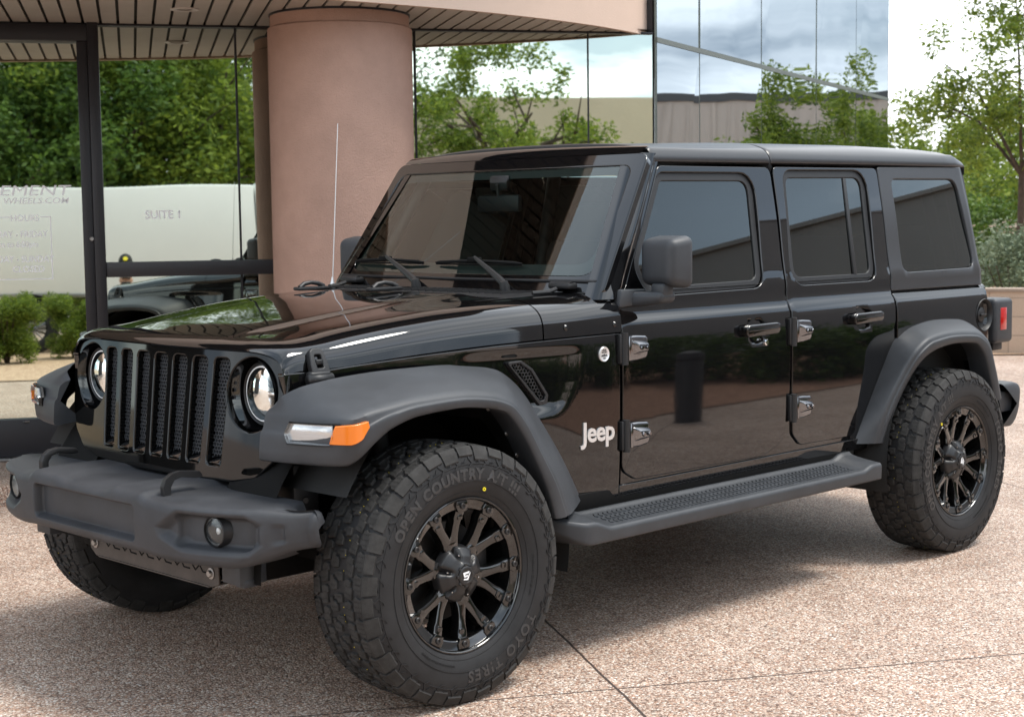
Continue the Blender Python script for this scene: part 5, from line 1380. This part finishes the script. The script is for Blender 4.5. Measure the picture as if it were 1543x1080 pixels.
# ---- low block wall, strips and kerb to the right
def az(px, L, z=None, py=None):
    """point seen at column px of the photograph, L metres out"""
    a_ = math.pi/2+YAW*0
    d = fw*1+rt*((px-771.5)/FPX); d.z = 0; d.normalize(); p = CAM+d*L; p.z = 0 if z is None else z; return p
BLOCK = None
def block_mat():
    m = bpy.data.materials.new('tan_block'); m.use_nodes = True; t = m.node_tree; b = t.nodes['Principled BSDF']; l = t.links.new
    tc = N(t, 'ShaderNodeTexCoord'); br = N(t, 'ShaderNodeTexBrick'); br.inputs['Scale'].default_value = 1; br.inputs['Brick Width'].default_value = .40; br.inputs['Row Height'].default_value = .20; br.inputs['Mortar Size'].default_value = .006
    br.inputs['Color1'].default_value = (.52, .40, .30, 1); br.inputs['Color2'].default_value = (.58, .45, .35, 1); br.inputs['Mortar'].default_value = (.36, .28, .22, 1); l(tc.outputs['UV'], br.inputs['Vector']); l(br.outputs['Color'], b.inputs['Base Color']); b.inputs['Roughness'].default_value = .9
    n = N(t, 'ShaderNodeTexNoise'); n.inputs['Scale'].default_value = 60; l(tc.outputs['Object'], n.inputs['Vector']); bp = N(t, 'ShaderNodeBump'); bp.inputs['Distance'].default_value = .006; l(n.outputs['Fac'], bp.inputs['Height']); l(bp.outputs[0], b.inputs['Normal']); return m
def wallseg(name, A, B, h, th, m, label, cat, cap=0, z0=0):
    A = Vector(A); B = Vector(B); d = (B-A); Lw = d.length; d.normalize(); nn_ = Vector((d.y, -d.x, 0)); q = MB()
    P = [A, B, B-nn_*th, A-nn_*th]; q.hexa([p+Vector((0, 0, z0)) for p in P]+[p+Vector((0, 0, z0+h)) for p in P], 0)
    o = q.build(name, m, None, angle=0); me = o.data; uv = me.uv_layers.new(name='UVMap')
    for poly in me.polygons:
        for li in poly.loop_indices:
            co = me.vertices[me.loops[li].vertex_index].co; uv.data[li].uv = ((co-A).dot(d), co.z)
    return tag(o, label, cat)
bm_ = block_mat()
p0 = az(1380, 17.3); p1 = az(1700, 17.3)
wdir = Vector((math.cos(R_(-62)), math.sin(R_(-62)), 0))
pc = az(1520, 17.4)
bw = wallseg('block_wall', pc-wdir*4.2, pc+wdir*7, .66, .2, bm_, 'low tan block wall behind the gravel at the right edge', 'wall')
q = MB(); A = pc-wdir*4.2; nn_ = Vector((wdir.y, -wdir.x, 0)); q.hexa([A+nn_*.02+Vector((0, 0, .66)), pc+wdir*7+nn_*.02+Vector((0, 0, .66)), pc+wdir*7-nn_*.22+Vector((0, 0, .66)), A-nn_*.22+Vector((0, 0, .66)), A+nn_*.02+Vector((0, 0, .70)), pc+wdir*7+nn_*.02+Vector((0, 0, .70)), pc+wdir*7-nn_*.22+Vector((0, 0, .70)), A-nn_*.22+Vector((0, 0, .70))], .006)
q.build('wall_cap', bm_, bw)
pc = az(1530, 33)
carp = empty('parking_shade', pc, 0, 'long low parking shade with a pale pink metal edge beyond the tree', 'carport')
q = MB(); wd2 = Vector((math.cos(R_(-55)), math.sin(R_(-55)), 0)); n2 = Vector((wd2.y, -wd2.x, 0))
q.hexa([pc-wd2*4+Vector((0, 0, 1.08)), pc+wd2*9+Vector((0, 0, 1.08)), pc+wd2*9-n2*5+Vector((0, 0, 1.08)), pc-wd2*4-n2*5+Vector((0, 0, 1.08)), pc-wd2*4+Vector((0, 0, 1.36)), pc+wd2*9+Vector((0, 0, 1.36)), pc+wd2*9-n2*5+Vector((0, 0, 1.36)), pc-wd2*4-n2*5+Vector((0, 0, 1.36))], .01)
q.build('roof_edge', mat('pale_pink_metal', (.72, .58, .52), .5), carp)
q = MB()
for k in range(4): q.tube([pc-wd2*3+wd2*k*3.6-n2*2.5, pc-wd2*3+wd2*k*3.6-n2*2.5+Vector((0, 0, 1.09))], .06, 10)
q.build('post', mat('pale_pink_metal', (.72, .58, .52), .5), carp)

# ---- trees and shrubs
def leaf_mat(name, c1, c2, tr=.25):
    m = bpy.data.materials.new(name); m.use_nodes = True; t = m.node_tree; b = t.nodes['Principled BSDF']; l = t.links.new
    g = N(t, 'ShaderNodeNewGeometry'); r = N(t, 'ShaderNodeValToRGB'); r.color_ramp.elements[0].color = (*c1, 1); r.color_ramp.elements[1].color = (*c2, 1); l(g.outputs['Random Per Island'], r.inputs[0]); l(r.outputs[0], b.inputs['Base Color'])
    b.inputs['Roughness'].default_value = .55; b.inputs['Specular IOR Level'].default_value = .3
    o = t.nodes['Material Output']; ts = N(t, 'ShaderNodeBsdfTranslucent'); l(r.outputs[0], ts.inputs[0]); ms = N(t, 'ShaderNodeMixShader'); ms.inputs[0].default_value = tr; l(b.outputs[0], ms.inputs[1]); l(ts.outputs[0], ms.inputs[2]); l(ms.outputs[0], o.inputs[0]); return m
LEAF_A = leaf_mat('leaf_bright', (.070, .125, .020), (.26, .33, .045), .42)
LEAF_B = leaf_mat('leaf_deep', (.030, .070, .014), (.12, .20, .03), .35)
LEAF_C = leaf_mat('leaf_sage', (.10, .14, .08), (.22, .27, .17), .25)
BARK = mat('bark', (.060, .042, .030), .9, bump=(40, .8, .01), var=(12, .4))
def leaves(centers, radii, count, size, seed, squash=1.0):
    rg = np.random.default_rng(seed); C_ = np.array(centers); Rr = np.array(radii)
    idx = rg.choice(len(C_), count, p=(Rr**2)/(Rr**2).sum()); d = rg.normal(size=(count, 3)); d /= np.linalg.norm(d, axis=1)[:, None]
    rad = rg.random(count)**.5; pos = C_[idx]+d*rad[:, None]*Rr[idx][:, None]*np.array([1, 1, squash])
    u = rg.normal(size=(count, 3)); u[:, 2] *= .6; u /= np.linalg.norm(u, axis=1)[:, None]; w = rg.normal(size=(count, 3)); v = np.cross(u, w); v /= np.linalg.norm(v, axis=1)[:, None]
    s = size*(.6+.8*rg.random(count))[:, None]
    V = np.stack([pos-u*s, pos+v*s*.42, pos+u*s, pos-v*s*.42], 1).reshape(-1, 3)
    me = bpy.data.meshes.new('crown'); me.vertices.add(count*4); me.vertices.foreach_set('co', V.ravel()); me.loops.add(count*4); me.loops.foreach_set('vertex_index', np.arange(count*4)); me.polygons.add(count); me.polygons.foreach_set('loop_start', np.arange(0, count*4, 4)); me.polygons.foreach_set('loop_total', np.full(count, 4)); me.update(); me.validate(); return me
def tree(name, loc, h, fork, rad, nlimb, nleaf, lsize, leafm, seed, label, cat='tree', group=None, trunk=.09, lean=0, droop=.3, low=.35, sep_=1.0, nclump=60, cr=.30):
    root = empty(name, loc, 0, label, cat, group); rd = random.Random(seed); q = MB(); tips = []
    base = Vector((0, 0, -.05)); f = Vector((lean, rd.uniform(-.1, .1), fork)); L0 = Vector(loc)
    q.tube([L0+base, L0+base.lerp(f, .35)+Vector((rd.uniform(-.05, .05), rd.uniform(-.05, .05), 0)), L0+base.lerp(f, .7), L0+f], [trunk*1.25, trunk, trunk*.9, trunk*.8], 10)
    for i in range(nlimb):
        a_ = 2*math.pi*i/nlimb+rd.uniform(-.4, .4); el = rd.uniform(.35, 1.25); ln = (h-fork)*rd.uniform(.55, .85)
        end = f+Vector((math.cos(a_)*math.cos(el)*rad*1.1, math.sin(a_)*math.cos(el)*rad*1.1, math.sin(el)*ln)); mid = f.lerp(end, .5)+Vector((0, 0, .12*ln))
        q.tube([L0+f, L0+mid, L0+end], [trunk*.55, trunk*.35, trunk*.12], 7)
        for j in range(4):
            st = f.lerp(end, rd.uniform(.4, .9)); e2 = st+Vector((rd.uniform(-1, 1), rd.uniform(-1, 1), rd.uniform(-.3, .8)))*rad*.45; q.tube([L0+st, L0+e2], [trunk*.20, trunk*.06], 5); tips.append(e2)
        tips.append(end)
    q.build('trunk', BARK, root)
    cs = []; rs = []
    for k in range(nclump):
        if k < len(tips) and rd.random() < .8: c_ = tips[k]
        else:
            a_ = rd.uniform(0, 2*math.pi); u_ = rd.random()**.6; zz_ = rd.uniform(low, 1)
            env = math.sin(math.pi*min(1, max(.08, (zz_-low)/(1-low)*.86+.10)))**.6
            c_ = Vector((math.cos(a_)*rad*u_*env, math.sin(a_)*rad*u_*env, fork*.6+(h-fork*.6)*zz_ if low > 0 else h*rd.random()))
        cs.append((c_.x, c_.y, c_.z)); rs.append(rad*cr*rd.uniform(.55, 1.25))
    me = leaves(cs, rs, nleaf, lsize, seed); o = bpy.data.objects.new('crown', me); COL.objects.link(o); me.materials.append(leafm); o.parent = root; return root
def shrub(name, loc, r, h, n, ls, m, seed, label, group=None):
    rd = random.Random(seed); cs = []; rs = []
    for k in range(44):
        a_ = rd.uniform(0, 6.28); u_ = rd.random()**.5; z_ = rd.uniform(.10, .84); cs.append((math.cos(a_)*r*.72*u_, math.sin(a_)*r*.72*u_, z_*h)); rs.append(r*rd.uniform(.24, .36))
    me = leaves(cs, rs, n, ls, seed); me.name = name; o = bpy.data.objects.new(name, None)
    COL.objects.link(o); o.location = loc; tag(o, label, 'shrub', group)
    c = bpy.data.objects.new('foliage', me); COL.objects.link(c); me.materials.append(m); c.parent = o
    q = MB()
    for k in range(6):
        a_ = rd.uniform(0, 6.28); q.tube([Vector(loc)+Vector((0, 0, -.02)), Vector(loc)+Vector((math.cos(a_)*r*.5, math.sin(a_)*r*.5, h*.6))], [.018, .006], 5)
    q.build('stem', BARK, o); return o
# seen directly, right side
tr1 = tree('shade_tree', az(1535, 24.5), 5.6, 2.05, 1.55, 7, 20000, .040, LEAF_A, 11, 'young tree with a slim dark trunk behind the low block wall', 'tree', trunk=.055, droop=.2, low=.22, nclump=95, cr=.20)
q = MB(); p = az(1535, 24.4); q.tube([p+Vector((-.16, .05, 1.03)), p+Vector((0, -.10, 1.05)), p+Vector((.16, .03, 1.07))], .012, 6); q.build('tree_tie', mat('teal_tie', (.10, .42, .40), .5), tr1)
tree('background_tree', az(1385, 31), 3.5, 1.0, 1.15, 6, 9000, .05, LEAF_A, 12, 'small bright green tree seen past the corner of the glass wing', 'tree', 'trees beyond the block wall', low=.1, nclump=60, cr=.26)
tree('background_tree', az(1450, 35), 3.3, 1.0, 1.7, 6, 12000, .06, LEAF_A, 13, 'broad green tree behind the slim young tree', 'tree', 'trees beyond the block wall', low=.05, nclump=60, cr=.28)
tree('background_tree', az(1575, 40), 4.2, 1.0, 2.2, 6, 12000, .08, LEAF_B, 14, 'dark green tree beyond the parking shade', 'tree', 'trees beyond the block wall', low=.05, nclump=60, cr=.28)
for k, (px, L_, r, h) in enumerate(((1400, 27, 1.2, 1.9), (1468, 28, 1.3, 1.95), (1535, 36, 1.5, 1.9))):
    shrub('dark_hedge', az(px, L_), r, h, 7000, .05, LEAF_B, 30+k, ['dark rounded hedge nearest the glass wing corner', 'dark rounded hedge behind the rear corner of the vehicle', 'dark rounded hedge under the parking shade'][k], 'dark hedges beyond the block wall')
shrub('sage_shrub', az(1530, 20.5), .85, 1.42, 9000, .030, LEAF_C, 40, 'grey-green rounded shrub behind the low block wall')
# seen only in the mirror glass: placed by depth and side along the facade
def RV(px, L_, z=0):
    """ground point whose mirror image in the facade stands at column px, L metres of light path away"""
    d = fw+rt*((px-771.5)/FPX); d.z = 0; d.normalize(); p = CAM+d*L_; k = p.dot(FN)-DG; p = p-FN*2*k; p.z = z; return p
def RB(px, row, tilt=TL):
    """ground point seen by reflection in the storefront at this pixel of the photograph"""
    n_ = (FN+Vector((0, 0, tilt))).normalized(); r = (fw+rt*((px-771.5)/FPX)+up*((540-row)/FPX)).normalized(); p0 = FW(0, DG, 1.23)
    q_ = CAM+r*((p0-CAM).dot(n_)/r.dot(n_)); r = r-n_*2*r.dot(n_); return q_+r*(-q_.z/r.z)
shrub('clipped_bush', FW(-2.02, -6.3), .46, .97, 26000, .016, LEAF_A, 50, 'clipped green bush reflected at the far left of the glass door', 'bushes on the gravel bed')
shrub('clipped_bush', FW(-1.27, -7.0), .40, .88, 24000, .016, LEAF_A, 51, 'clipped green bush reflected beside the door post', 'bushes on the gravel bed')
shrub('clipped_bush', FW(-1.05, -10.5), .55, 1.0, 9000, .024, LEAF_A, 52, 'clipped green bush reflected behind the kneeling person', 'bushes on the gravel bed')
vp = FW(-1.80, -8.3); van = empty('box_trailer', vp, 0, 'long white enclosed trailer with black wheels, mirrored in the storefront glass', 'trailer')
VW = mat('van_white', (.80, .80, .78), .35, var=(1.2, .03)); q = MB()
def FB(mb, s0, s1, n0, n1, z0, z1, bev=0): fbox(mb, s0, s1, n0, n1, z0, z1, bev)
vs = vp.dot(FT); vn_ = vp.dot(FN)
FB(q, vs-3.4, vs+3.02, vn_-2.0, vn_, .79, 2.27, .03); q.build('trailer_body', VW, van)
q = MB(); FB(q, vs+3.04, vs+3.42, vn_-1.9, vn_-.02, .85, 2.31, .05); q.build('cab', VW, van)
q = MB(); FB(q, vs-3.4, vs+3.02, vn_-.01, vn_+.014, .76, .81, .004); q.build('lower_rail', STEEL, van)
q = MB(); q.prism([(.40*math.cos(t), .38*math.sin(t)) for t in lin(0, math.pi, 16)], FW(vs-.05, vn_-.002, .42), FT, (0, 0, 1), FN, .02); q.build('wheel_arch', BLACKM, van)
for s_ in (-.05, 2.7):
    c = FW(vs+s_, vn_, .33); q = MB(); q.lathe([(.18, .0), (.21, .03), (.28, .035), (.32, .02), (.335, -.02), (.335, -.20)], c, FN, 40); tw = q.build('wheel', RUBBER, van)
    q = MB()
    for k in range(16):
        a_ = 2*math.pi*k/16; d_ = FT*math.cos(a_)+Vector((0, 0, math.sin(a_))); q.tube([c+FN*.03+d_*.03, c+FN*.015+d_*.20], [.008, .011], 6)
    q.lathe([(0, .045), (.03, .045), (.035, .02)], c, FN, 16); q.build('spoke', BCHROME, tw)
tsp = [(-40, 31, 8.0, 2.6), (70, 34, 9.0, 3.0), (185, 32, 8.6, 2.8), (290, 35, 9.4, 3.2), (395, 33, 8.4, 2.8), (120, 30, 6.0, 2.2), (330, 30.5, 6.2, 2.3), (15, 29.5, 5.6, 2.0), (225, 31, 6.0, 2.2), (480, 36, 8.5, 3.0)]
names_ = ['leftmost of the big leafy trees mirrored over the white trailer', 'second big leafy tree from the left mirrored over the white trailer', 'big leafy tree mirrored right of the door post', 'tallest leafy tree mirrored above the suite lettering', 'big leafy tree mirrored beside the pink column', 'lower leafy tree mirrored close over the door post', 'lower leafy tree mirrored close over the right end of the trailer', 'lower leafy tree mirrored behind the clipped bush', 'lower leafy tree mirrored above the middle of the trailer', 'big leafy tree hidden mostly behind the pink column']
for k, (px, L_, h, r) in enumerate(tsp):
    tree('leafy_tree', RV(px, L_), h, 1.6, r, 7, 22000, .065, LEAF_B if k % 2 else LEAF_A, 60+k, names_[k], 'tree', 'tall trees behind the trailer', trunk=.14, low=.02, nclump=90, cr=.24)
tree('mesquite_tree', RV(755, 26), 4.4, 2.1, 1.7, 7, 11000, .048, LEAF_A, 83, 'spreading green mesquite mirrored in the glass above the windscreen', 'tree', 'mesquites behind the lane', trunk=.13, low=.35, nclump=60, cr=.19)
tree('mesquite_tree', RV(1010, 29), 3.3, 1.6, 1.0, 5, 3000, .045, LEAF_A, 82, 'small sprig of mesquite mirrored low at the end of the storefront', 'tree', 'mesquites behind the lane', trunk=.07, low=.2, nclump=30, cr=.2)
TANW = mat('tan_tilt_wall', (.46, .40, .30), .85, bump=(12, .4, .02), var=(.25, .10))
def bwall(A, B, h, m, name, label, capm=None, ribs=0):
    A = Vector(A); B = Vector(B); root = empty(name, A.lerp(B, .5), 0, label, 'building'); d = (B-A).normalized(); n_ = Vector((d.y, -d.x, 0)); q = MB(); P = [A, B, B-n_*8, A-n_*8]
    q.hexa(P+[p+Vector((0, 0, h)) for p in P], 0); q.build('wall', m, root, angle=0)
    q = MB(); P = [A+n_*.06, B+n_*.06, B-n_*.4, A-n_*.4]; q.hexa([p+Vector((0, 0, h+.002)) for p in P]+[p+Vector((0, 0, h+(.22 if capm else .06))) for p in P], 0); q.build('parapet_cap', capm or m, root, angle=0)
    if ribs:
        q = MB(); L_ = (B-A).length; k = 0
        while k*ribs < L_:
            c = A+d*(k*ribs); P = [c+n_*.03, c+d*.06+n_*.03, c+d*.06, c]; q.hexa(P+[p+Vector((0, 0, h)) for p in P], 0); k += 1
        q.build('wall_rib', m, root, angle=0)
    return root
pa_ = RV(620, 46); 
bwall(FW(1.0, -33.5), FW(19.5, -33.5), 4.6, TANW, 'tan_building', 'tan warehouse with a flat roof mirrored behind the mesquite')
GRYW = mat('grey_panel_wall', (.40, .36, .32), .8, var=(.3, .08)); DKCAP = mat('dark_cap', (.05, .055, .06), .5)
def TV(px, L_, z=0):
    d = fw+rt*((px-771.5)/FPX); d.z = 0; d.normalize(); p = CAM+d*L_; k = (p-Ta).dot(Tn); p = p-Tn*2*k; p.z = z; return p
A_ = TV(1420, 44); B_ = TV(930, 44)
bwall(A_+(A_-B_).normalized()*4, B_, 4.6, GRYW, 'grey_building', 'grey ribbed warehouse with a dark roof edge mirrored in the glass wing', DKCAP, ribs=.35)
for k, (px, L_, h, r, lb) in enumerate(((1130, 30, 3.0, 1.2, 'small rounded tree mirrored in the second panel of the glass wing'), (1190, 28, 3.9, 1.6, 'bushy olive tree mirrored in the middle of the glass wing'), (1262, 29, 4.2, 1.7, 'tall wispy tree mirrored in the fourth panel of the glass wing'), (1330, 31, 3.5, 1.4, 'olive tree mirrored at the end of the glass wing'))):
    tree('olive_tree', TV(px, L_), h, 1.0, r, 7, 14000, .048, LEAF_A, 90+k, lb, 'tree', 'trees mirrored in the glass wing', trunk=.09, low=.1, nclump=60, cr=.22)
# opposite side of the lane: what the doors and side windows mirror
bd = Vector((math.cos(R_(29)), math.sin(R_(29)), 0)); bc = Vector((bd.y, -bd.x, 0))*14
bwall(bc+bd*17, bc-bd*0.0, 5.05, mat('grey_stucco_wall', (.36, .35, .34), .85, var=(.3, .10)), 'side_building', 'plain grey stucco building mirrored in the side windows')
for k, (x, y, r, h) in enumerate(((5.0, -7.9, .75, .78), (5.9, -7.4, .7, .85), (6.8, -6.8, .75, .80), (7.6, -6.1, .7, .86), (8.3, -5.4, .7, .80), (9.0, -4.9, .6, .72), (4.0, -8.3, .8, .8), (2.9, -8.4, .8, .8))):
    shrub('lane_shrub', (x, y, 0), r, h, 5000, .035, LEAF_B, 110+k, ['low dark green shrub mirrored ahead of the front door hinges', 'low dark green shrub mirrored by the upper front door hinge', 'low dark green shrub mirrored in the middle of the front door', 'low dark green shrub mirrored under the front door handle', 'low dark green shrub mirrored in the rear edge of the front door', 'last low dark green shrub mirrored in the rear door', 'low dark green shrub mirrored in the front fender', 'first low dark green shrub mirrored behind the fender vent'][k], 'row of shrubs across the lane')
bo = empty('bollard', (5.25, -3.99, 0), 0, 'dark round bollard mirrored in the front door', 'bollard')
q = MB(); q.lathe([(.105, 0), (.100, .02), (.098, .64), (.085, .675), (.05, .695), (0, .70)], (5.25, -3.99, 0), (0, 0, 1), 32); q.build('post', mat('bollard_grey', (.05, .05, .052), .6), bo)
q = MB(); q.lathe([(.1005, .56), (.1015, .565), (.1015, .60), (.1005, .605)], (5.25, -3.99, 0), (0, 0, 1), 32); q.build('band', DARK, bo)

# ---- person crouching behind the camera, seen in the storefront glass
pp = FW(-.55, -6.25)
per = empty('person', pp, 0, 'person in a black cap and dark shirt crouching with a camera, mirrored in the storefront', 'person')
def PL(f, r, z): return tuple(pp+FN*f+FT*r+Vector((0, 0, z)))
SKIN = mat('skin', (.42, .24, .16), .55)
J = [(-.14, 0, .44), (-.12, 0, .60), (-.04, 0, .80), (.00, 0, .97), (.02, 0, 1.06)]
RJ = [.135, .125, .145, .10, .05]
def skin(name, pts, edges, rad, m, parent, root=0):
    me = bpy.data.meshes.new(name); me.from_pydata([PL(*p) for p in pts], edges, []); me.update(); o = link(name, me, m, parent)
    md = o.modifiers.new('skin', 'SKIN'); md.use_smooth_shade = True
    for i, r in enumerate(rad):
        v = me.skin_vertices[0].data[i]; v.radius = (r, r); v.use_root = (i == root)
    ss = o.modifiers.new('sub', 'SUBSURF'); ss.levels = 1; ss.render_levels = 2; return o
P_ = J[:]; E_ = [(0, 1), (1, 2), (2, 3), (3, 4)]; R2 = RJ[:]
for s in (-1, 1):
    b = len(P_); P_ += [(-.13, .10*s, .42), (.26, .20*s, .52), (.02, .17*s, .12), (.04, .17*s, .06)]; R2 += [.095, .065, .048, .04]; E_ += [(0, b), (b, b+1), (b+1, b+2), (b+2, b+3)]
    b = len(P_); P_ += [(-.01, .17*s, .95), (.16, .22*s, .76), (.27, .10*s, .98), (.31, .06*s, 1.07)]; R2 += [.062, .045, .033, .028]; E_ += [(3, b), (b, b+1), (b+1, b+2), (b+2, b+3)]
body_p = skin('body', P_, E_, R2, SKIN, per)
skin('shirt', J[:4]+[(-.01, .17, .95), (.10, .205, .83), (-.01, -.17, .95), (.10, -.205, .83)], [(0, 1), (1, 2), (2, 3), (3, 4), (4, 5), (3, 6), (6, 7)], [.145, .135, .155, .105, .078, .066, .078, .066], mat('dark_shirt', (.02, .022, .028), .85), per)
skin('trousers', [(-.14, 0, .44), (-.13, .10, .42), (.26, .20, .52), (.03, .17, .16), (-.13, -.10, .42), (.26, -.20, .52), (.03, -.17, .16)], [(0, 1), (1, 2), (2, 3), (0, 4), (4, 5), (5, 6)], [.15, .108, .078, .062, .108, .078, .062], mat('grey_trousers', (.07, .07, .075), .85), per)
q = MB()
def hd(a_, b_):
    d = Vector((math.cos(b_)*math.cos(a_), math.cos(b_)*math.sin(a_), math.sin(b_))); r_ = Vector((.098, .078, .118)); f = d.x*r_.x; l = d.y*r_.y; z = d.z*r_.z
    if z < 0: f *= 1+z*1.2; l *= 1+z*2.2
    if d.x > .93 and -.3 < d.z < .25: f += .018*sstep(.93, 1, d.x)*(1-sstep(-.1, .25, d.z))
    return PL(.045+f, l, 1.185+z)
q.grid(hd, lin(0, 2*math.pi, 41), lin(-math.pi/2, math.pi/2, 25))
for s in (-1, 1): q.lathe([(0, .006), (.018, .006), (.024, 0), (.02, -.01)], PL(.03, .078*s, 1.185), FT*s, 12)
q.build('head', SKIN, per)
q = MB(); 
for s in (-1, 1): q.lathe([(0, .003), (.008, .002), (.011, -.004)], PL(.135, .032*s, 1.205), FN, 10)
q.tube([PL(.136, -.022, 1.125), PL(.141, 0, 1.122), PL(.136, .022, 1.125)], .004, 6); q.build('face_feature', DARK, per)
q = MB(); q.grid(lambda a_, b_: PL(.043+.106*math.cos(a_)*math.cos(b_), .088*math.sin(a_)*math.cos(b_), 1.232+.108*math.sin(b_)), lin(0, 2*math.pi, 33), lin(0, math.pi/2, 10))
q.grid(lambda a_, k: PL(.06+(.085+.075*k)*math.cos(a_), .085*math.sin(a_), 1.236-.018*k), lin(-1.1, 1.1, 14), [0, .5, 1]); cap_ = q.build('cap', mat('black_cap', (.01, .01, .01), .8), per)
q = MB(); q.lathe([(0, .004), (.026, .003), (.030, -.004)], PL(.138, .0, 1.278), (FN+Vector((0, 0, .55))), 20); q.build('cap_patch', YELLOW, cap_)
for s in (-1, 1):
    q = MB(); w_ = Vector(PL(.315, .060*s, 1.09)); q.box(w_+Vector((0, 0, .02)), (.03, .05, .075), .012)
    for i, (dz, ln) in enumerate(((.050, .070), (.032, .078), (.013, .074), (-.005, .060))):
        q.tube([w_+Vector((0, 0, dz)), w_+Vector((0, 0, dz+.004))+FN*.035-FT*.012*s, w_+Vector((0, 0, dz))+FN*.030-FT*ln*.75*s], [.009, .0085, .007], 8)
    q.tube([w_+Vector((0, 0, .02)), w_-FN*.012-FT*.03*s+Vector((0, 0, .035)), w_-FN*.010-FT*.05*s+Vector((0, 0, .045))], [.011, .010, .008], 8)
    q.build('hand', SKIN, per)
    q = MB(); q.box(PL(.09, .17*s, .045), (.26, .095, .085), .03, rot=Matrix.Rotation(R_(59), 3, 'Z')); q.build('shoe', DARK, per)
pc_ = empty('handheld_camera', PL(.34, 0, 1.13), 0, 'small black camera held up by the crouching person', 'camera')
q = MB(); q.box(PL(.34, 0, 1.13), (.05, .115, .075), .008, rot=Matrix.Rotation(R_(59), 3, 'Z')); q.build('camera_body', DARK, pc_)
q = MB(); q.lathe([(0, .07), (.028, .07), (.032, .066), (.032, .0)], PL(.355, 0, 1.13), FN, 24); q.build('lens_barrel', BLACKM, pc_)
